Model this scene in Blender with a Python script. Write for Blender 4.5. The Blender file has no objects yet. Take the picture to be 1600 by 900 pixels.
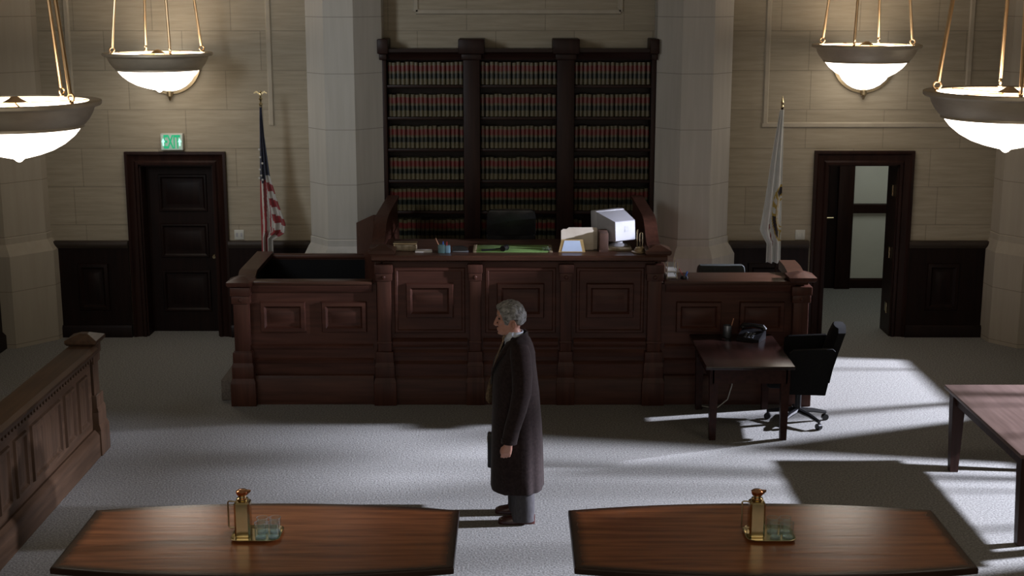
import bpy, bmesh, math, random
from mathutils import Vector, Matrix
random.seed(7)
PI = math.pi
R = math.radians
S = bpy.context.scene
COL = S.collection

# ------------------------------------------------------------------ camera
cam_d = bpy.data.cameras.new('camera'); cam = bpy.data.objects.new('camera', cam_d); COL.objects.link(cam)
cam_d.sensor_width = 36.0; cam_d.lens = 2200 / 1600 * 36.0; cam_d.clip_end = 200
cam.location = (0, 0, 4.165); cam.rotation_euler = (PI / 2 - math.atan(468 / 2200), 0, 0)
S.camera = cam
# ------------------------------------------------------------------ world, exposure
W = bpy.data.worlds.new('world'); S.world = W; W.use_nodes = True
W.node_tree.nodes['Background'].inputs[0].default_value = (1.0, 0.9, 0.76, 1)
W.node_tree.nodes['Background'].inputs[1].default_value = 0.84
S.view_settings.view_transform = 'Standard'; S.view_settings.look = 'None'
S.view_settings.exposure = 0.0; S.view_settings.gamma = 1.0; S.view_settings.use_curve_mapping = False
S.cycles.use_denoising = True
S.cycles.sample_clamp_indirect = 4.0
S.cycles.transparent_max_bounces = 32


def lamp(name, kind, loc, energy, color, aim=None, size=0.2, **kw):
    d = bpy.data.lights.new(name, kind); o = bpy.data.objects.new(name, d); COL.objects.link(o)
    d.energy = energy; d.color = color; o.location = loc
    if kind == 'AREA':
        d.shape = 'RECTANGLE'; d.size = size; d.size_y = kw.get('size_y', size)
    else:
        d.shadow_soft_size = size
    if kind == 'SPOT':
        d.spot_size = kw.get('cone', R(100)); d.spot_blend = 0.3
    if kw.get('spread'): d.spread = kw['spread']
    if kw.get('beam'):          # lens-focused beam: falls off with distance, not its square
        d.use_nodes = True; nt = d.node_tree; em = nt.nodes['Emission']; lf = nt.nodes.new('ShaderNodeLightFalloff'); lf.inputs[0].default_value = 1.0
        nt.links.new(lf.outputs['Linear'], em.inputs['Strength'])
    if aim is not None:
        o.rotation_euler = (Vector(aim) - Vector(loc)).to_track_quat('-Z', 'Y').to_euler()
    return o


# two daylight lamps standing outside the right-hand windows
lamp('daylight_far_window', 'SPOT', (9.4, 15.1, 3.66), 1700, (0.81, 0.83, 1.0), (6.3, 14.72, 2.2), 0.12, cone=R(58), beam=True)
lamp('daylight_near_window', 'SPOT', (9.4, 11.25, 3.66), 1780, (0.81, 0.83, 1.0), (6.3, 11.3, 2.25), 0.12, cone=R(64), beam=True)
# soft fill lamp added at upper left, with no window behind it
lamp('left_fill_light', 'AREA', (-5.7, 8.2, 5.0), 26, (0.86, 0.93, 1.0), (-2.0, 16.4, 2.8), 1.4, size_y=2.2, spread=R(55))
lamp('hall_light', 'AREA', (5.0, 18.3, 2.75), 10.5, (0.95, 1.0, 0.93), (5.0, 18.3, 0), 1.2, size_y=1.2)


# ------------------------------------------------------------------ materials
def mat(name, color, rough=0.5, metal=0.0, emit=None, estr=0.0, spec=0.5, sheen=0.0):
    m = bpy.data.materials.new(name); m.use_nodes = True
    b = m.node_tree.nodes['Principled BSDF']
    b.inputs['Base Color'].default_value = (*color, 1); b.inputs['Roughness'].default_value = rough
    b.inputs['Metallic'].default_value = metal; b.inputs['Specular IOR Level'].default_value = spec
    if sheen: b.inputs['Sheen Weight'].default_value = sheen
    if emit:
        b.inputs['Emission Color'].default_value = (*emit, 1); b.inputs['Emission Strength'].default_value = estr
    return m


def nd(m, t, **kw):
    n = m.node_tree.nodes.new(t)
    for k, v in kw.items(): setattr(n, k, v)
    return n


def lk(m, a, b): m.node_tree.links.new(a, b)


def noisy(m, c1, c2, scale=(1, 1, 1), nscale=5.0, detail=6.0, bump=0.0, lo=0.3, hi=0.7, rvar=None):
    """base colour runs between c1 and c2 by a stretched noise in object space"""
    b = m.node_tree.nodes['Principled BSDF']
    tc = nd(m, 'ShaderNodeTexCoord'); mp = nd(m, 'ShaderNodeMapping'); mp.inputs['Scale'].default_value = scale
    nz = nd(m, 'ShaderNodeTexNoise'); nz.inputs['Scale'].default_value = nscale; nz.inputs['Detail'].default_value = detail
    cr = nd(m, 'ShaderNodeValToRGB')
    cr.color_ramp.elements[0].position = lo; cr.color_ramp.elements[1].position = hi
    cr.color_ramp.elements[0].color = (*c1, 1); cr.color_ramp.elements[1].color = (*c2, 1)
    lk(m, tc.outputs['Object'], mp.inputs[0]); lk(m, mp.outputs[0], nz.inputs['Vector'])
    lk(m, nz.outputs[0], cr.inputs[0]); lk(m, cr.outputs[0], b.inputs['Base Color'])
    if bump:
        bp = nd(m, 'ShaderNodeBump'); bp.inputs['Strength'].default_value = bump; bp.inputs['Distance'].default_value = 0.01
        lk(m, nz.outputs[0], bp.inputs['Height']); lk(m, bp.outputs[0], b.inputs['Normal'])
    if rvar:
        mr = nd(m, 'ShaderNodeMapRange'); mr.inputs[3].default_value = rvar[0]; mr.inputs[4].default_value = rvar[1]
        lk(m, nz.outputs[0], mr.inputs[0]); lk(m, mr.outputs[0], b.inputs['Roughness'])
    return m, cr


def wood(name, c1, c2, rough=0.4, along='x', spec=0.16, coat=0.0):
    m = mat(name, c1, rough, spec=spec)
    sc = {'x': (0.7, 9, 9), 'y': (9, 0.7, 9), 'z': (9, 9, 0.7)}[along]
    noisy(m, c1, c2, sc, 2.4, 7, 0.08, 0.3, 0.72)
    if coat:
        b = m.node_tree.nodes['Principled BSDF']; b.inputs['Coat Weight'].default_value = coat; b.inputs['Coat Roughness'].default_value = 0.12
    return m


def stone_wall(name, c1, c2, joint, bw=0.92, bh=0.46):
    m = mat(name, c1, 0.85, spec=0.2); b = m.node_tree.nodes['Principled BSDF']
    tc = nd(m, 'ShaderNodeTexCoord'); sp = nd(m, 'ShaderNodeSeparateXYZ'); cb = nd(m, 'ShaderNodeCombineXYZ')
    ad = nd(m, 'ShaderNodeMath', operation='ADD')
    lk(m, tc.outputs['Object'], sp.inputs[0]); lk(m, sp.outputs[0], ad.inputs[0]); lk(m, sp.outputs[1], ad.inputs[1])
    lk(m, ad.outputs[0], cb.inputs[0]); lk(m, sp.outputs[2], cb.inputs[1])
    br = nd(m, 'ShaderNodeTexBrick'); br.offset = 0.37; br.offset_frequency = 2; br.squash = 1.25; br.squash_frequency = 3
    br.inputs['Color1'].default_value = (*c1, 1); br.inputs['Color2'].default_value = (*c2, 1); br.inputs['Mortar'].default_value = (*joint, 1)
    br.inputs['Scale'].default_value = 1.0; br.inputs['Mortar Size'].default_value = 0.006; br.inputs['Mortar Smooth'].default_value = 0.2
    br.inputs['Brick Width'].default_value = bw; br.inputs['Row Height'].default_value = bh
    lk(m, cb.outputs[0], br.inputs['Vector'])
    mp = nd(m, 'ShaderNodeMapping'); mp.inputs['Scale'].default_value = (0.9, 0.9, 12)
    nz = nd(m, 'ShaderNodeTexNoise'); nz.inputs['Scale'].default_value = 2.2; nz.inputs['Detail'].default_value = 8; nz.inputs['Roughness'].default_value = 0.65
    lk(m, tc.outputs['Object'], mp.inputs[0]); lk(m, mp.outputs[0], nz.inputs['Vector'])
    cr = nd(m, 'ShaderNodeValToRGB'); cr.color_ramp.elements[0].position = 0.3; cr.color_ramp.elements[1].position = 0.72
    cr.color_ramp.elements[0].color = (0.80, 0.79, 0.76, 1); cr.color_ramp.elements[1].color = (1.08, 1.07, 1.06, 1)
    mx = nd(m, 'ShaderNodeMix', data_type='RGBA', blend_type='MULTIPLY'); mx.inputs[0].default_value = 1.0
    lk(m, nz.outputs[0], cr.inputs[0]); lk(m, br.outputs['Color'], mx.inputs[6]); lk(m, cr.outputs[0], mx.inputs[7])
    lk(m, mx.outputs[2], b.inputs['Base Color'])
    bp = nd(m, 'ShaderNodeBump'); bp.inputs['Strength'].default_value = 0.5; bp.inputs['Distance'].default_value = 0.01; bp.invert = True
    lk(m, br.outputs['Fac'], bp.inputs['Height']); lk(m, bp.outputs[0], b.inputs['Normal'])
    return m


def column_stone(name, c1, c2, joint, pitch=0.634, z0=0.0):
    m = mat(name, c1, 0.85, spec=0.2)
    _, cr = noisy(m, c1, c2, (7, 7, 0.5), 2.5, 8, 0.0, 0.3, 0.75)
    b = m.node_tree.nodes['Principled BSDF']
    tc = nd(m, 'ShaderNodeTexCoord'); sp = nd(m, 'ShaderNodeSeparateXYZ'); lk(m, tc.outputs['Object'], sp.inputs[0])
    a = nd(m, 'ShaderNodeMath', operation='SUBTRACT'); a.inputs[1].default_value = z0 - 10 * pitch
    dv = nd(m, 'ShaderNodeMath', operation='DIVIDE'); dv.inputs[1].default_value = pitch
    fr = nd(m, 'ShaderNodeMath', operation='FRACT'); lt = nd(m, 'ShaderNodeMath', operation='LESS_THAN'); lt.inputs[1].default_value = 0.014
    lk(m, sp.outputs[2], a.inputs[0]); lk(m, a.outputs[0], dv.inputs[0]); lk(m, dv.outputs[0], fr.inputs[0]); lk(m, fr.outputs[0], lt.inputs[0])
    mx = nd(m, 'ShaderNodeMix', data_type='RGBA'); mx.inputs[7].default_value = (*joint, 1)
    lk(m, lt.outputs[0], mx.inputs[0]); lk(m, cr.outputs[0], mx.inputs[6]); lk(m, mx.outputs[2], b.inputs['Base Color'])
    return m


def carpet_mat(name, c1, c2):
    m = mat(name, c1, 0.97, spec=0.1)
    noisy(m, c1, c2, (1, 1, 1), 60, 4, 0.4, 0.36, 0.64)
    return m


def clear_glass(name, tint, fac, body=0.0):
    m = bpy.data.materials.new(name); m.use_nodes = True; nt = m.node_tree
    nt.nodes.remove(nt.nodes['Principled BSDF'])
    out = nt.nodes['Material Output']
    t = nd(m, 'ShaderNodeBsdfTransparent'); t.inputs[0].default_value = (*tint, 1)
    g = nd(m, 'ShaderNodeBsdfGlossy'); g.inputs['Roughness'].default_value = 0.04; g.inputs[0].default_value = (0.9, 0.96, 1, 1)
    lw = nd(m, 'ShaderNodeLayerWeight'); lw.inputs[0].default_value = 0.5; pw = nd(m, 'ShaderNodeMath', operation='POWER'); pw.inputs[1].default_value = 3.0; ml = nd(m, 'ShaderNodeMath', operation='MULTIPLY_ADD'); ml.inputs[1].default_value = fac; ml.inputs[2].default_value = 0.05; lk(m, lw.outputs['Facing'], pw.inputs[0]); lk(m, pw.outputs[0], ml.inputs[0])
    mx = nd(m, 'ShaderNodeMixShader')
    lk(m, ml.outputs[0], mx.inputs[0]); lk(m, t.outputs[0], mx.inputs[1]); lk(m, g.outputs[0], mx.inputs[2])
    if body:
        df = nd(m, 'ShaderNodeBsdfDiffuse'); df.inputs[0].default_value = (0.8, 0.93, 1, 1); m2 = nd(m, 'ShaderNodeMixShader'); m2.inputs[0].default_value = body  # pale blue-white colour mixed in for highlights on the glass
        lk(m, mx.outputs[0], m2.inputs[1]); lk(m, df.outputs[0], m2.inputs[2]); lk(m, m2.outputs[0], out.inputs[0])
    else: lk(m, mx.outputs[0], out.inputs[0])
    return m


M = {}
M['stone'] = stone_wall('limestone_blocks', (0.37, 0.325, 0.25), (0.342, 0.3, 0.23), (0.275, 0.24, 0.185))
M['trimstone'] = mat('limestone_moulding', (0.27, 0.23, 0.175), 0.8, spec=0.2); noisy(M['trimstone'], (0.36, 0.318, 0.25), (0.40, 0.355, 0.28), (2, 2, 2), 4)
M['column'] = column_stone('limestone_column', (0.42, 0.395, 0.35), (0.47, 0.445, 0.4), (0.28, 0.265, 0.23), 0.634, 1.31)
M['cornercol'] = column_stone('limestone_corner_column', (0.35, 0.31, 0.25), (0.385, 0.345, 0.28), (0.24, 0.21, 0.17), 0.634, 1.31)
M['carpet'] = carpet_mat('grey_carpet', (0.155, 0.151, 0.141), (0.285, 0.28, 0.265))
M['daiscarpet'] = carpet_mat('dais_carpet', (0.12, 0.10, 0.085), (0.17, 0.145, 0.125))
M['plaster'] = mat('ceiling_plaster', (0.45, 0.42, 0.36), 0.9); noisy(M['plaster'], (0.42, 0.39, 0.33), (0.48, 0.45, 0.39), (1, 1, 1), 3)
M['dark'] = wood('dark_mahogany', (0.012, 0.0045, 0.0034), (0.025, 0.0098, 0.0068), 0.42, 'z')
M['darkx'] = wood('dark_mahogany_rail', (0.012, 0.0045, 0.0034), (0.025, 0.0098, 0.0068), 0.42, 'x')
M['wain'] = wood('wainscot_mahogany', (0.007, 0.0032, 0.0027), (0.015, 0.0065, 0.005), 0.4, 'z')
M['waincap'] = wood('wainscot_cap', (0.03, 0.022, 0.017), (0.05, 0.038, 0.03), 0.45, 'x')
M['bench'] = wood('bench_mahogany', (0.041, 0.0155, 0.0103), (0.078, 0.030, 0.0195), 0.42, 'x', 0.2)
M['benchz'] = wood('bench_mahogany_upright', (0.041, 0.0155, 0.0103), (0.078, 0.030, 0.0195), 0.42, 'z', 0.2)
M['benchtop'] = wood('bench_top_mahogany', (0.042, 0.019, 0.012), (0.072, 0.032, 0.02), 0.3, 'x')
M['jury'] = wood('jury_oak', (0.042, 0.024, 0.014), (0.085, 0.048, 0.028), 0.42, 'y')
M['juryz'] = wood('jury_oak_upright', (0.042, 0.024, 0.014), (0.085, 0.048, 0.028), 0.42, 'z')
M['top'] = wood('polished_walnut_top', (0.19, 0.058, 0.02), (0.46, 0.165, 0.058), 0.23, 'x', 0.65, 0.0)
def stained_border(m, ha, hy, bow, w):
    b = m.node_tree.nodes['Principled BSDF']; src = b.inputs['Base Color'].links[0].from_socket
    tc = nd(m, 'ShaderNodeTexCoord'); sp = nd(m, 'ShaderNodeSeparateXYZ'); lk(m, tc.outputs['Object'], sp.inputs[0])
    def mt(op, a, c=None):
        n = nd(m, 'ShaderNodeMath', operation=op)
        for i, q in enumerate((a, c)):
            if q is None: continue
            if isinstance(q, (int, float)): n.inputs[i].default_value = q
            else: lk(m, q, n.inputs[i])
        return n.outputs[0]
    ax = mt('ABSOLUTE', sp.outputs[0]); ay = mt('ABSOLUTE', sp.outputs[1]); ux = mt('DIVIDE', ax, ha)
    ey = mt('SUBTRACT', mt('SUBTRACT', hy + bow, mt('MULTIPLY', mt('MULTIPLY', ux, ux), bow)), ay)
    e = mt('MINIMUM', mt('SUBTRACT', ha, ax), ey)
    mr = nd(m, 'ShaderNodeMapRange'); mr.interpolation_type = 'SMOOTHSTEP'; mr.inputs[1].default_value = .01; mr.inputs[2].default_value = w; lk(m, e, mr.inputs[0])
    mx = nd(m, 'ShaderNodeMix', data_type='RGBA'); mx.inputs[6].default_value = (.02, .009, .006, 1); lk(m, mr.outputs[0], mx.inputs[0]); lk(m, src, mx.inputs[7]); lk(m, mx.outputs[2], b.inputs['Base Color'])


stained_border(M['top'], 1.215, .48, .13, .11)
M['topedge'] = wood('walnut_dark_edge', (0.018, 0.009, 0.006), (0.035, 0.016, 0.01), 0.3, 'x', 0.5)
M['desk'] = wood('red_mahogany_desk', (0.018, 0.0062, 0.0045), (0.036, 0.0125, 0.0085), 0.4, 'y')
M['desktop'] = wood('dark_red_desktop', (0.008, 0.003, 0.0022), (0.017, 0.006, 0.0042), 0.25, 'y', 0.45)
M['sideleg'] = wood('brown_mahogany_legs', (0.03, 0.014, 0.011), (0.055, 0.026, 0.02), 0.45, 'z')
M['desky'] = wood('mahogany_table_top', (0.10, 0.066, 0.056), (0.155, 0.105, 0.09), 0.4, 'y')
M['brass'] = mat('polished_brass', (0.66, 0.56, 0.34), 0.2, 1.0); noisy(M['brass'], (0.6, 0.5, 0.28), (0.72, 0.62, 0.4), (1, 1, 1), 6)
M['oldbrass'] = mat('aged_brass', (0.42, 0.33, 0.2), 0.4, 1.0); noisy(M['oldbrass'], (0.3, 0.23, 0.14), (0.5, 0.4, 0.25), (1, 1, 3), 5)
M['bronze'] = mat('pale_bronze', (0.5, 0.42, 0.31), 0.5, 0.5); noisy(M['bronze'], (0.5, 0.43, 0.33), (0.62, 0.54, 0.42), (1, 1, 3), 5)
M['rod'] = mat('rose_brass_rod', (0.85, 0.58, 0.33), 0.28, 1.0); noisy(M['rod'], (0.8, 0.52, 0.28), (0.9, 0.66, 0.4), (1, 1, 1), 9)
M['copper'] = mat('copper_lid', (0.72, 0.36, 0.2), 0.16, 1.0); noisy(M['copper'], (0.68, 0.33, 0.18), (0.78, 0.42, 0.24), (1, 1, 1), 8)
M['bowl'] = mat('lit_alabaster', (0.9, 0.86, 0.8), 0.4, emit=(1.0, 0.87, 0.72), estr=4.6); noisy(M['bowl'], (0.85, 0.8, 0.74), (0.93, 0.9, 0.85), (1, 1, 1), 4)
M['sconce'] = mat('lit_sconce_glass', (0.9, 0.88, 0.84), 0.4, emit=(1.0, 0.97, 0.93), estr=2.6); noisy(M['sconce'], (0.85, 0.82, 0.78), (0.93, 0.91, 0.88), (1, 1, 1), 4)
M['glass'] = clear_glass('tumbler_glass', (0.96, 0.99, 0.99), 0.8, 0.006)
M['glassglint'] = clear_glass('glass_edge_highlight', (0.85, 0.95, 0.96), 0.8, 0.14)  # bright highlights of rim and base put into the colour
M['pane'] = clear_glass('window_pane', (0.98, 0.99, 0.99), 0.1)
M['dimpane'] = clear_glass('dimming_window_pane', (0.52, 0.52, 0.52), 0.1)  # unseen darker pane, added to weaken lamp light on the left floor
M['blk'] = mat('black_plastic', (0.006, 0.006, 0.007), 0.3); noisy(M['blk'], (0.005, 0.005, 0.006), (0.009, 0.009, 0.01), (1, 1, 1), 20)
M['leather'] = mat('black_leather', (0.004, 0.0045, 0.005), 0.3); noisy(M['leather'], (0.003, 0.0034, 0.004), (0.005, 0.0056, 0.0062), (1, 1, 1), 30, 4, 0.1)
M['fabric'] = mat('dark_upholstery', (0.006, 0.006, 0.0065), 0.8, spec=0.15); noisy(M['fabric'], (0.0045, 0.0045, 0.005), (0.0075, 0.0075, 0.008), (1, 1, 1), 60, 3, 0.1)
M['grnfab'] = mat('grey_green_upholstery', (0.03, 0.036, 0.035), 0.7); noisy(M['grnfab'], (0.025, 0.03, 0.03), (0.037, 0.043, 0.042), (1, 1, 1), 50)
M['beige'] = mat('pale_monitor_plastic', (0.62, 0.62, 0.66), 0.45); noisy(M['beige'], (0.36, 0.36, 0.39), (0.40, 0.40, 0.43), (1, 1, 1), 10)
M['vent'] = mat('vent_grey', (0.36, 0.36, 0.38), 0.6); noisy(M['vent'], (0.33, 0.33, 0.35), (0.4, 0.4, 0.42), (1, 1, 1), 30)
M['paper'] = mat('white_paper', (0.62, 0.6, 0.56), 0.8); noisy(M['paper'], (0.58, 0.56, 0.52), (0.65, 0.63, 0.6), (1, 1, 1), 12)
M['manila'] = mat('cream_folder', (0.62, 0.55, 0.45), 0.8); noisy(M['manila'], (0.58, 0.51, 0.41), (0.66, 0.59, 0.49), (1, 1, 1), 12)
M['kraft'] = mat('brown_folder', (0.12, 0.055, 0.03), 0.8); noisy(M['kraft'], (0.055, 0.024, 0.014), (0.08, 0.036, 0.021), (1, 1, 1), 12)
M['tan'] = mat('tan_wood', (0.22, 0.17, 0.1), 0.6); noisy(M['tan'], (0.18, 0.14, 0.08), (0.26, 0.2, 0.12), (8, 1, 1), 6)
M['gold'] = mat('gilt_frame', (0.5, 0.36, 0.16), 0.4, 0.6); noisy(M['gold'], (0.45, 0.32, 0.13), (0.56, 0.4, 0.2), (1, 1, 1), 20)
M['bluewht'] = mat('pale_blue_card', (0.45, 0.55, 0.72), 0.6); noisy(M['bluewht'], (0.42, 0.52, 0.69), (0.49, 0.59, 0.75), (1, 1, 1), 6)
M['teal'] = mat('teal_cup', (0.07, 0.14, 0.14), 0.45); noisy(M['teal'], (0.06, 0.12, 0.12), (0.085, 0.16, 0.16), (1, 1, 1), 8)
M['blueplast'] = mat('light_blue_plastic', (0.14, 0.26, 0.32), 0.4); noisy(M['blueplast'], (0.12, 0.23, 0.29), (0.16, 0.28, 0.35), (1, 1, 1), 8)
M['green'] = mat('green_blotter', (0.085, 0.15, 0.04), 0.7); noisy(M['green'], (0.13, 0.235, 0.06), (0.17, 0.29, 0.085), (1, 1, 1), 14)
M['wht'] = mat('white_plastic', (0.5, 0.5, 0.45), 0.5); noisy(M['wht'], (0.47, 0.47, 0.42), (0.53, 0.53, 0.48), (1, 1, 1), 9)
M['hallwht'] = mat('hall_white_wall', (0.62, 0.62, 0.55), 0.85); noisy(M['hallwht'], (0.6, 0.6, 0.53), (0.64, 0.64, 0.57), (1, 1, 1), 3)
M['red'] = mat('red_pen', (0.3, 0.02, 0.02), 0.4); noisy(M['red'], (0.28, 0.015, 0.015), (0.34, 0.03, 0.03), (1, 1, 1), 9)
M['blue'] = mat('blue_pen', (0.03, 0.12, 0.45), 0.4); noisy(M['blue'], (0.025, 0.1, 0.4), (0.04, 0.14, 0.5), (1, 1, 1), 9)
M['pencil'] = mat('pencil_wood', (0.5, 0.25, 0.15), 0.5); noisy(M['pencil'], (0.45, 0.2, 0.12), (0.55, 0.3, 0.18), (1, 1, 1), 9)
M['steel'] = mat('grey_metal', (0.2, 0.22, 0.25), 0.35, 0.8); noisy(M['steel'], (0.17, 0.19, 0.22), (0.24, 0.26, 0.29), (1, 1, 1), 9)
# books
M['bk_tan'] = mat('book_tan_buckram', (0.11, 0.09, 0.042), 0.28); noisy(M['bk_tan'], (0.06, 0.048, 0.023), (0.092, 0.075, 0.038), (1, 1, 1), 9)
M['bk_red'] = mat('book_red_band', (0.12, 0.016, 0.013), 0.28); noisy(M['bk_red'], (0.085, 0.01, 0.009), (0.125, 0.016, 0.014), (1, 1, 1), 9)
M['bk_blk'] = mat('book_black_band', (0.008, 0.012, 0.008), 0.28); noisy(M['bk_blk'], (0.004, 0.006, 0.004), (0.007, 0.01, 0.007), (1, 1, 1), 9)
M['bk_gilt'] = mat('book_gilt_line', (0.2, 0.16, 0.08), 0.28); noisy(M['bk_gilt'], (0.12, 0.1, 0.05), (0.17, 0.14, 0.075), (1, 1, 1), 9)
# flags
M['f_red'] = mat('flag_red', (0.32, 0.03, 0.035), 0.7, sheen=0.2); noisy(M['f_red'], (0.22, 0.016, 0.02), (0.28, 0.026, 0.03), (1, 1, 1), 7)
M['f_wht'] = mat('flag_white', (0.6, 0.58, 0.54), 0.7, sheen=0.2); noisy(M['f_wht'], (0.45, 0.43, 0.40), (0.52, 0.50, 0.46), (1, 1, 1), 7)
M['f_blu'] = mat('flag_blue', (0.014, 0.017, 0.045), 0.7, sheen=0.2); noisy(M['f_blu'], (0.011, 0.014, 0.037), (0.017, 0.021, 0.054), (1, 1, 1), 7)
M['s_wht'] = mat('banner_white', (0.56, 0.57, 0.55), 0.7, sheen=0.2); noisy(M['s_wht'], (0.52, 0.53, 0.51), (0.6, 0.61, 0.59), (1, 1, 1), 7)
M['s_gold'] = mat('banner_gold', (0.42, 0.3, 0.07), 0.7); noisy(M['s_gold'], (0.38, 0.27, 0.06), (0.46, 0.34, 0.09), (1, 1, 1), 7)
M['s_navy'] = mat('banner_dark', (0.025, 0.018, 0.025), 0.7); noisy(M['s_navy'], (0.02, 0.015, 0.02), (0.03, 0.022, 0.03), (1, 1, 1), 7)
M['s_red'] = mat('banner_red', (0.2, 0.04, 0.04), 0.7); noisy(M['s_red'], (0.17, 0.03, 0.03), (0.23, 0.05, 0.05), (1, 1, 1), 7)
# exit sign
M['exitface'] = mat('exit_face', (0.6, 0.68, 0.62), 0.5, emit=(0.3, 0.6, 0.45), estr=0.16); noisy(M['exitface'], (0.42, 0.52, 0.46), (0.46, 0.56, 0.5), (1, 1, 1), 5)
M['exitgrn'] = mat('exit_green_letters', (0.02, 0.35, 0.17), 0.5, emit=(0.01, 0.6, 0.27), estr=0.5); noisy(M['exitgrn'], (0.01, 0.22, 0.1), (0.015, 0.26, 0.12), (1, 1, 1), 5)
M['exitarr'] = mat('exit_arrow', (0.5, 0.9, 0.75), 0.5, emit=(0.45, 1.0, 0.8), estr=0.95); noisy(M['exitarr'], (0.48, 0.88, 0.73), (0.53, 0.93, 0.78), (1, 1, 1), 5)
# man
M['skin'] = mat('skin', (0.40, 0.20, 0.145), 0.5); noisy(M['skin'], (0.45, 0.225, 0.165), (0.54, 0.295, 0.23), (1, 1, 1), 25, 4)
M['skin'].node_tree.nodes['Principled BSDF'].inputs['Subsurface Weight'].default_value = 0.05
M['hair'] = mat('grey_hair', (0.2, 0.2, 0.19), 0.5); noisy(M['hair'], (0.07, 0.068, 0.062), (0.38, 0.385, 0.38), (9, 40, 12), 3.0, 5, 0.5, 0.32, 0.68)
M['coat'] = mat('dark_brown_wool', (0.016, 0.010, 0.009), 0.95, spec=0.1, sheen=0.08); noisy(M['coat'], (0.017, 0.011, 0.0105), (0.03, 0.020, 0.019), (1, 1, 1), 45, 5, 0.15)
M['shirt'] = mat('pale_blue_shirt', (0.55, 0.6, 0.68), 0.8); noisy(M['shirt'], (0.52, 0.57, 0.65), (0.58, 0.63, 0.71), (1, 1, 1), 20)
M['tie'] = mat('patterned_gold_tie', (0.14, 0.09, 0.05), 0.6); noisy(M['tie'], (0.13, 0.085, 0.05), (0.3, 0.215, 0.13), (1, 1, 1), 60, 1)
M['trouser'] = mat('grey_trousers', (0.06, 0.057, 0.06), 0.9, spec=0.15); noisy(M['trouser'], (0.048, 0.045, 0.047), (0.07, 0.066, 0.069), (4, 4, 1), 20)
M['shoe'] = mat('oxblood_leather', (0.05, 0.016, 0.013), 0.25); noisy(M['shoe'], (0.04, 0.012, 0.01), (0.06, 0.02, 0.017), (1, 1, 1), 15)
M['eye'] = mat('eye_dark', (0.03, 0.025, 0.02), 0.2); noisy(M['eye'], (0.025, 0.02, 0.016), (0.035, 0.03, 0.025), (1, 1, 1), 15)
M['case'] = mat('black_briefcase', (0.008, 0.006, 0.006), 0.35); noisy(M['case'], (0.006, 0.005, 0.005), (0.011, 0.008, 0.008), (1, 1, 1), 40, 4, 0.1)


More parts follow.
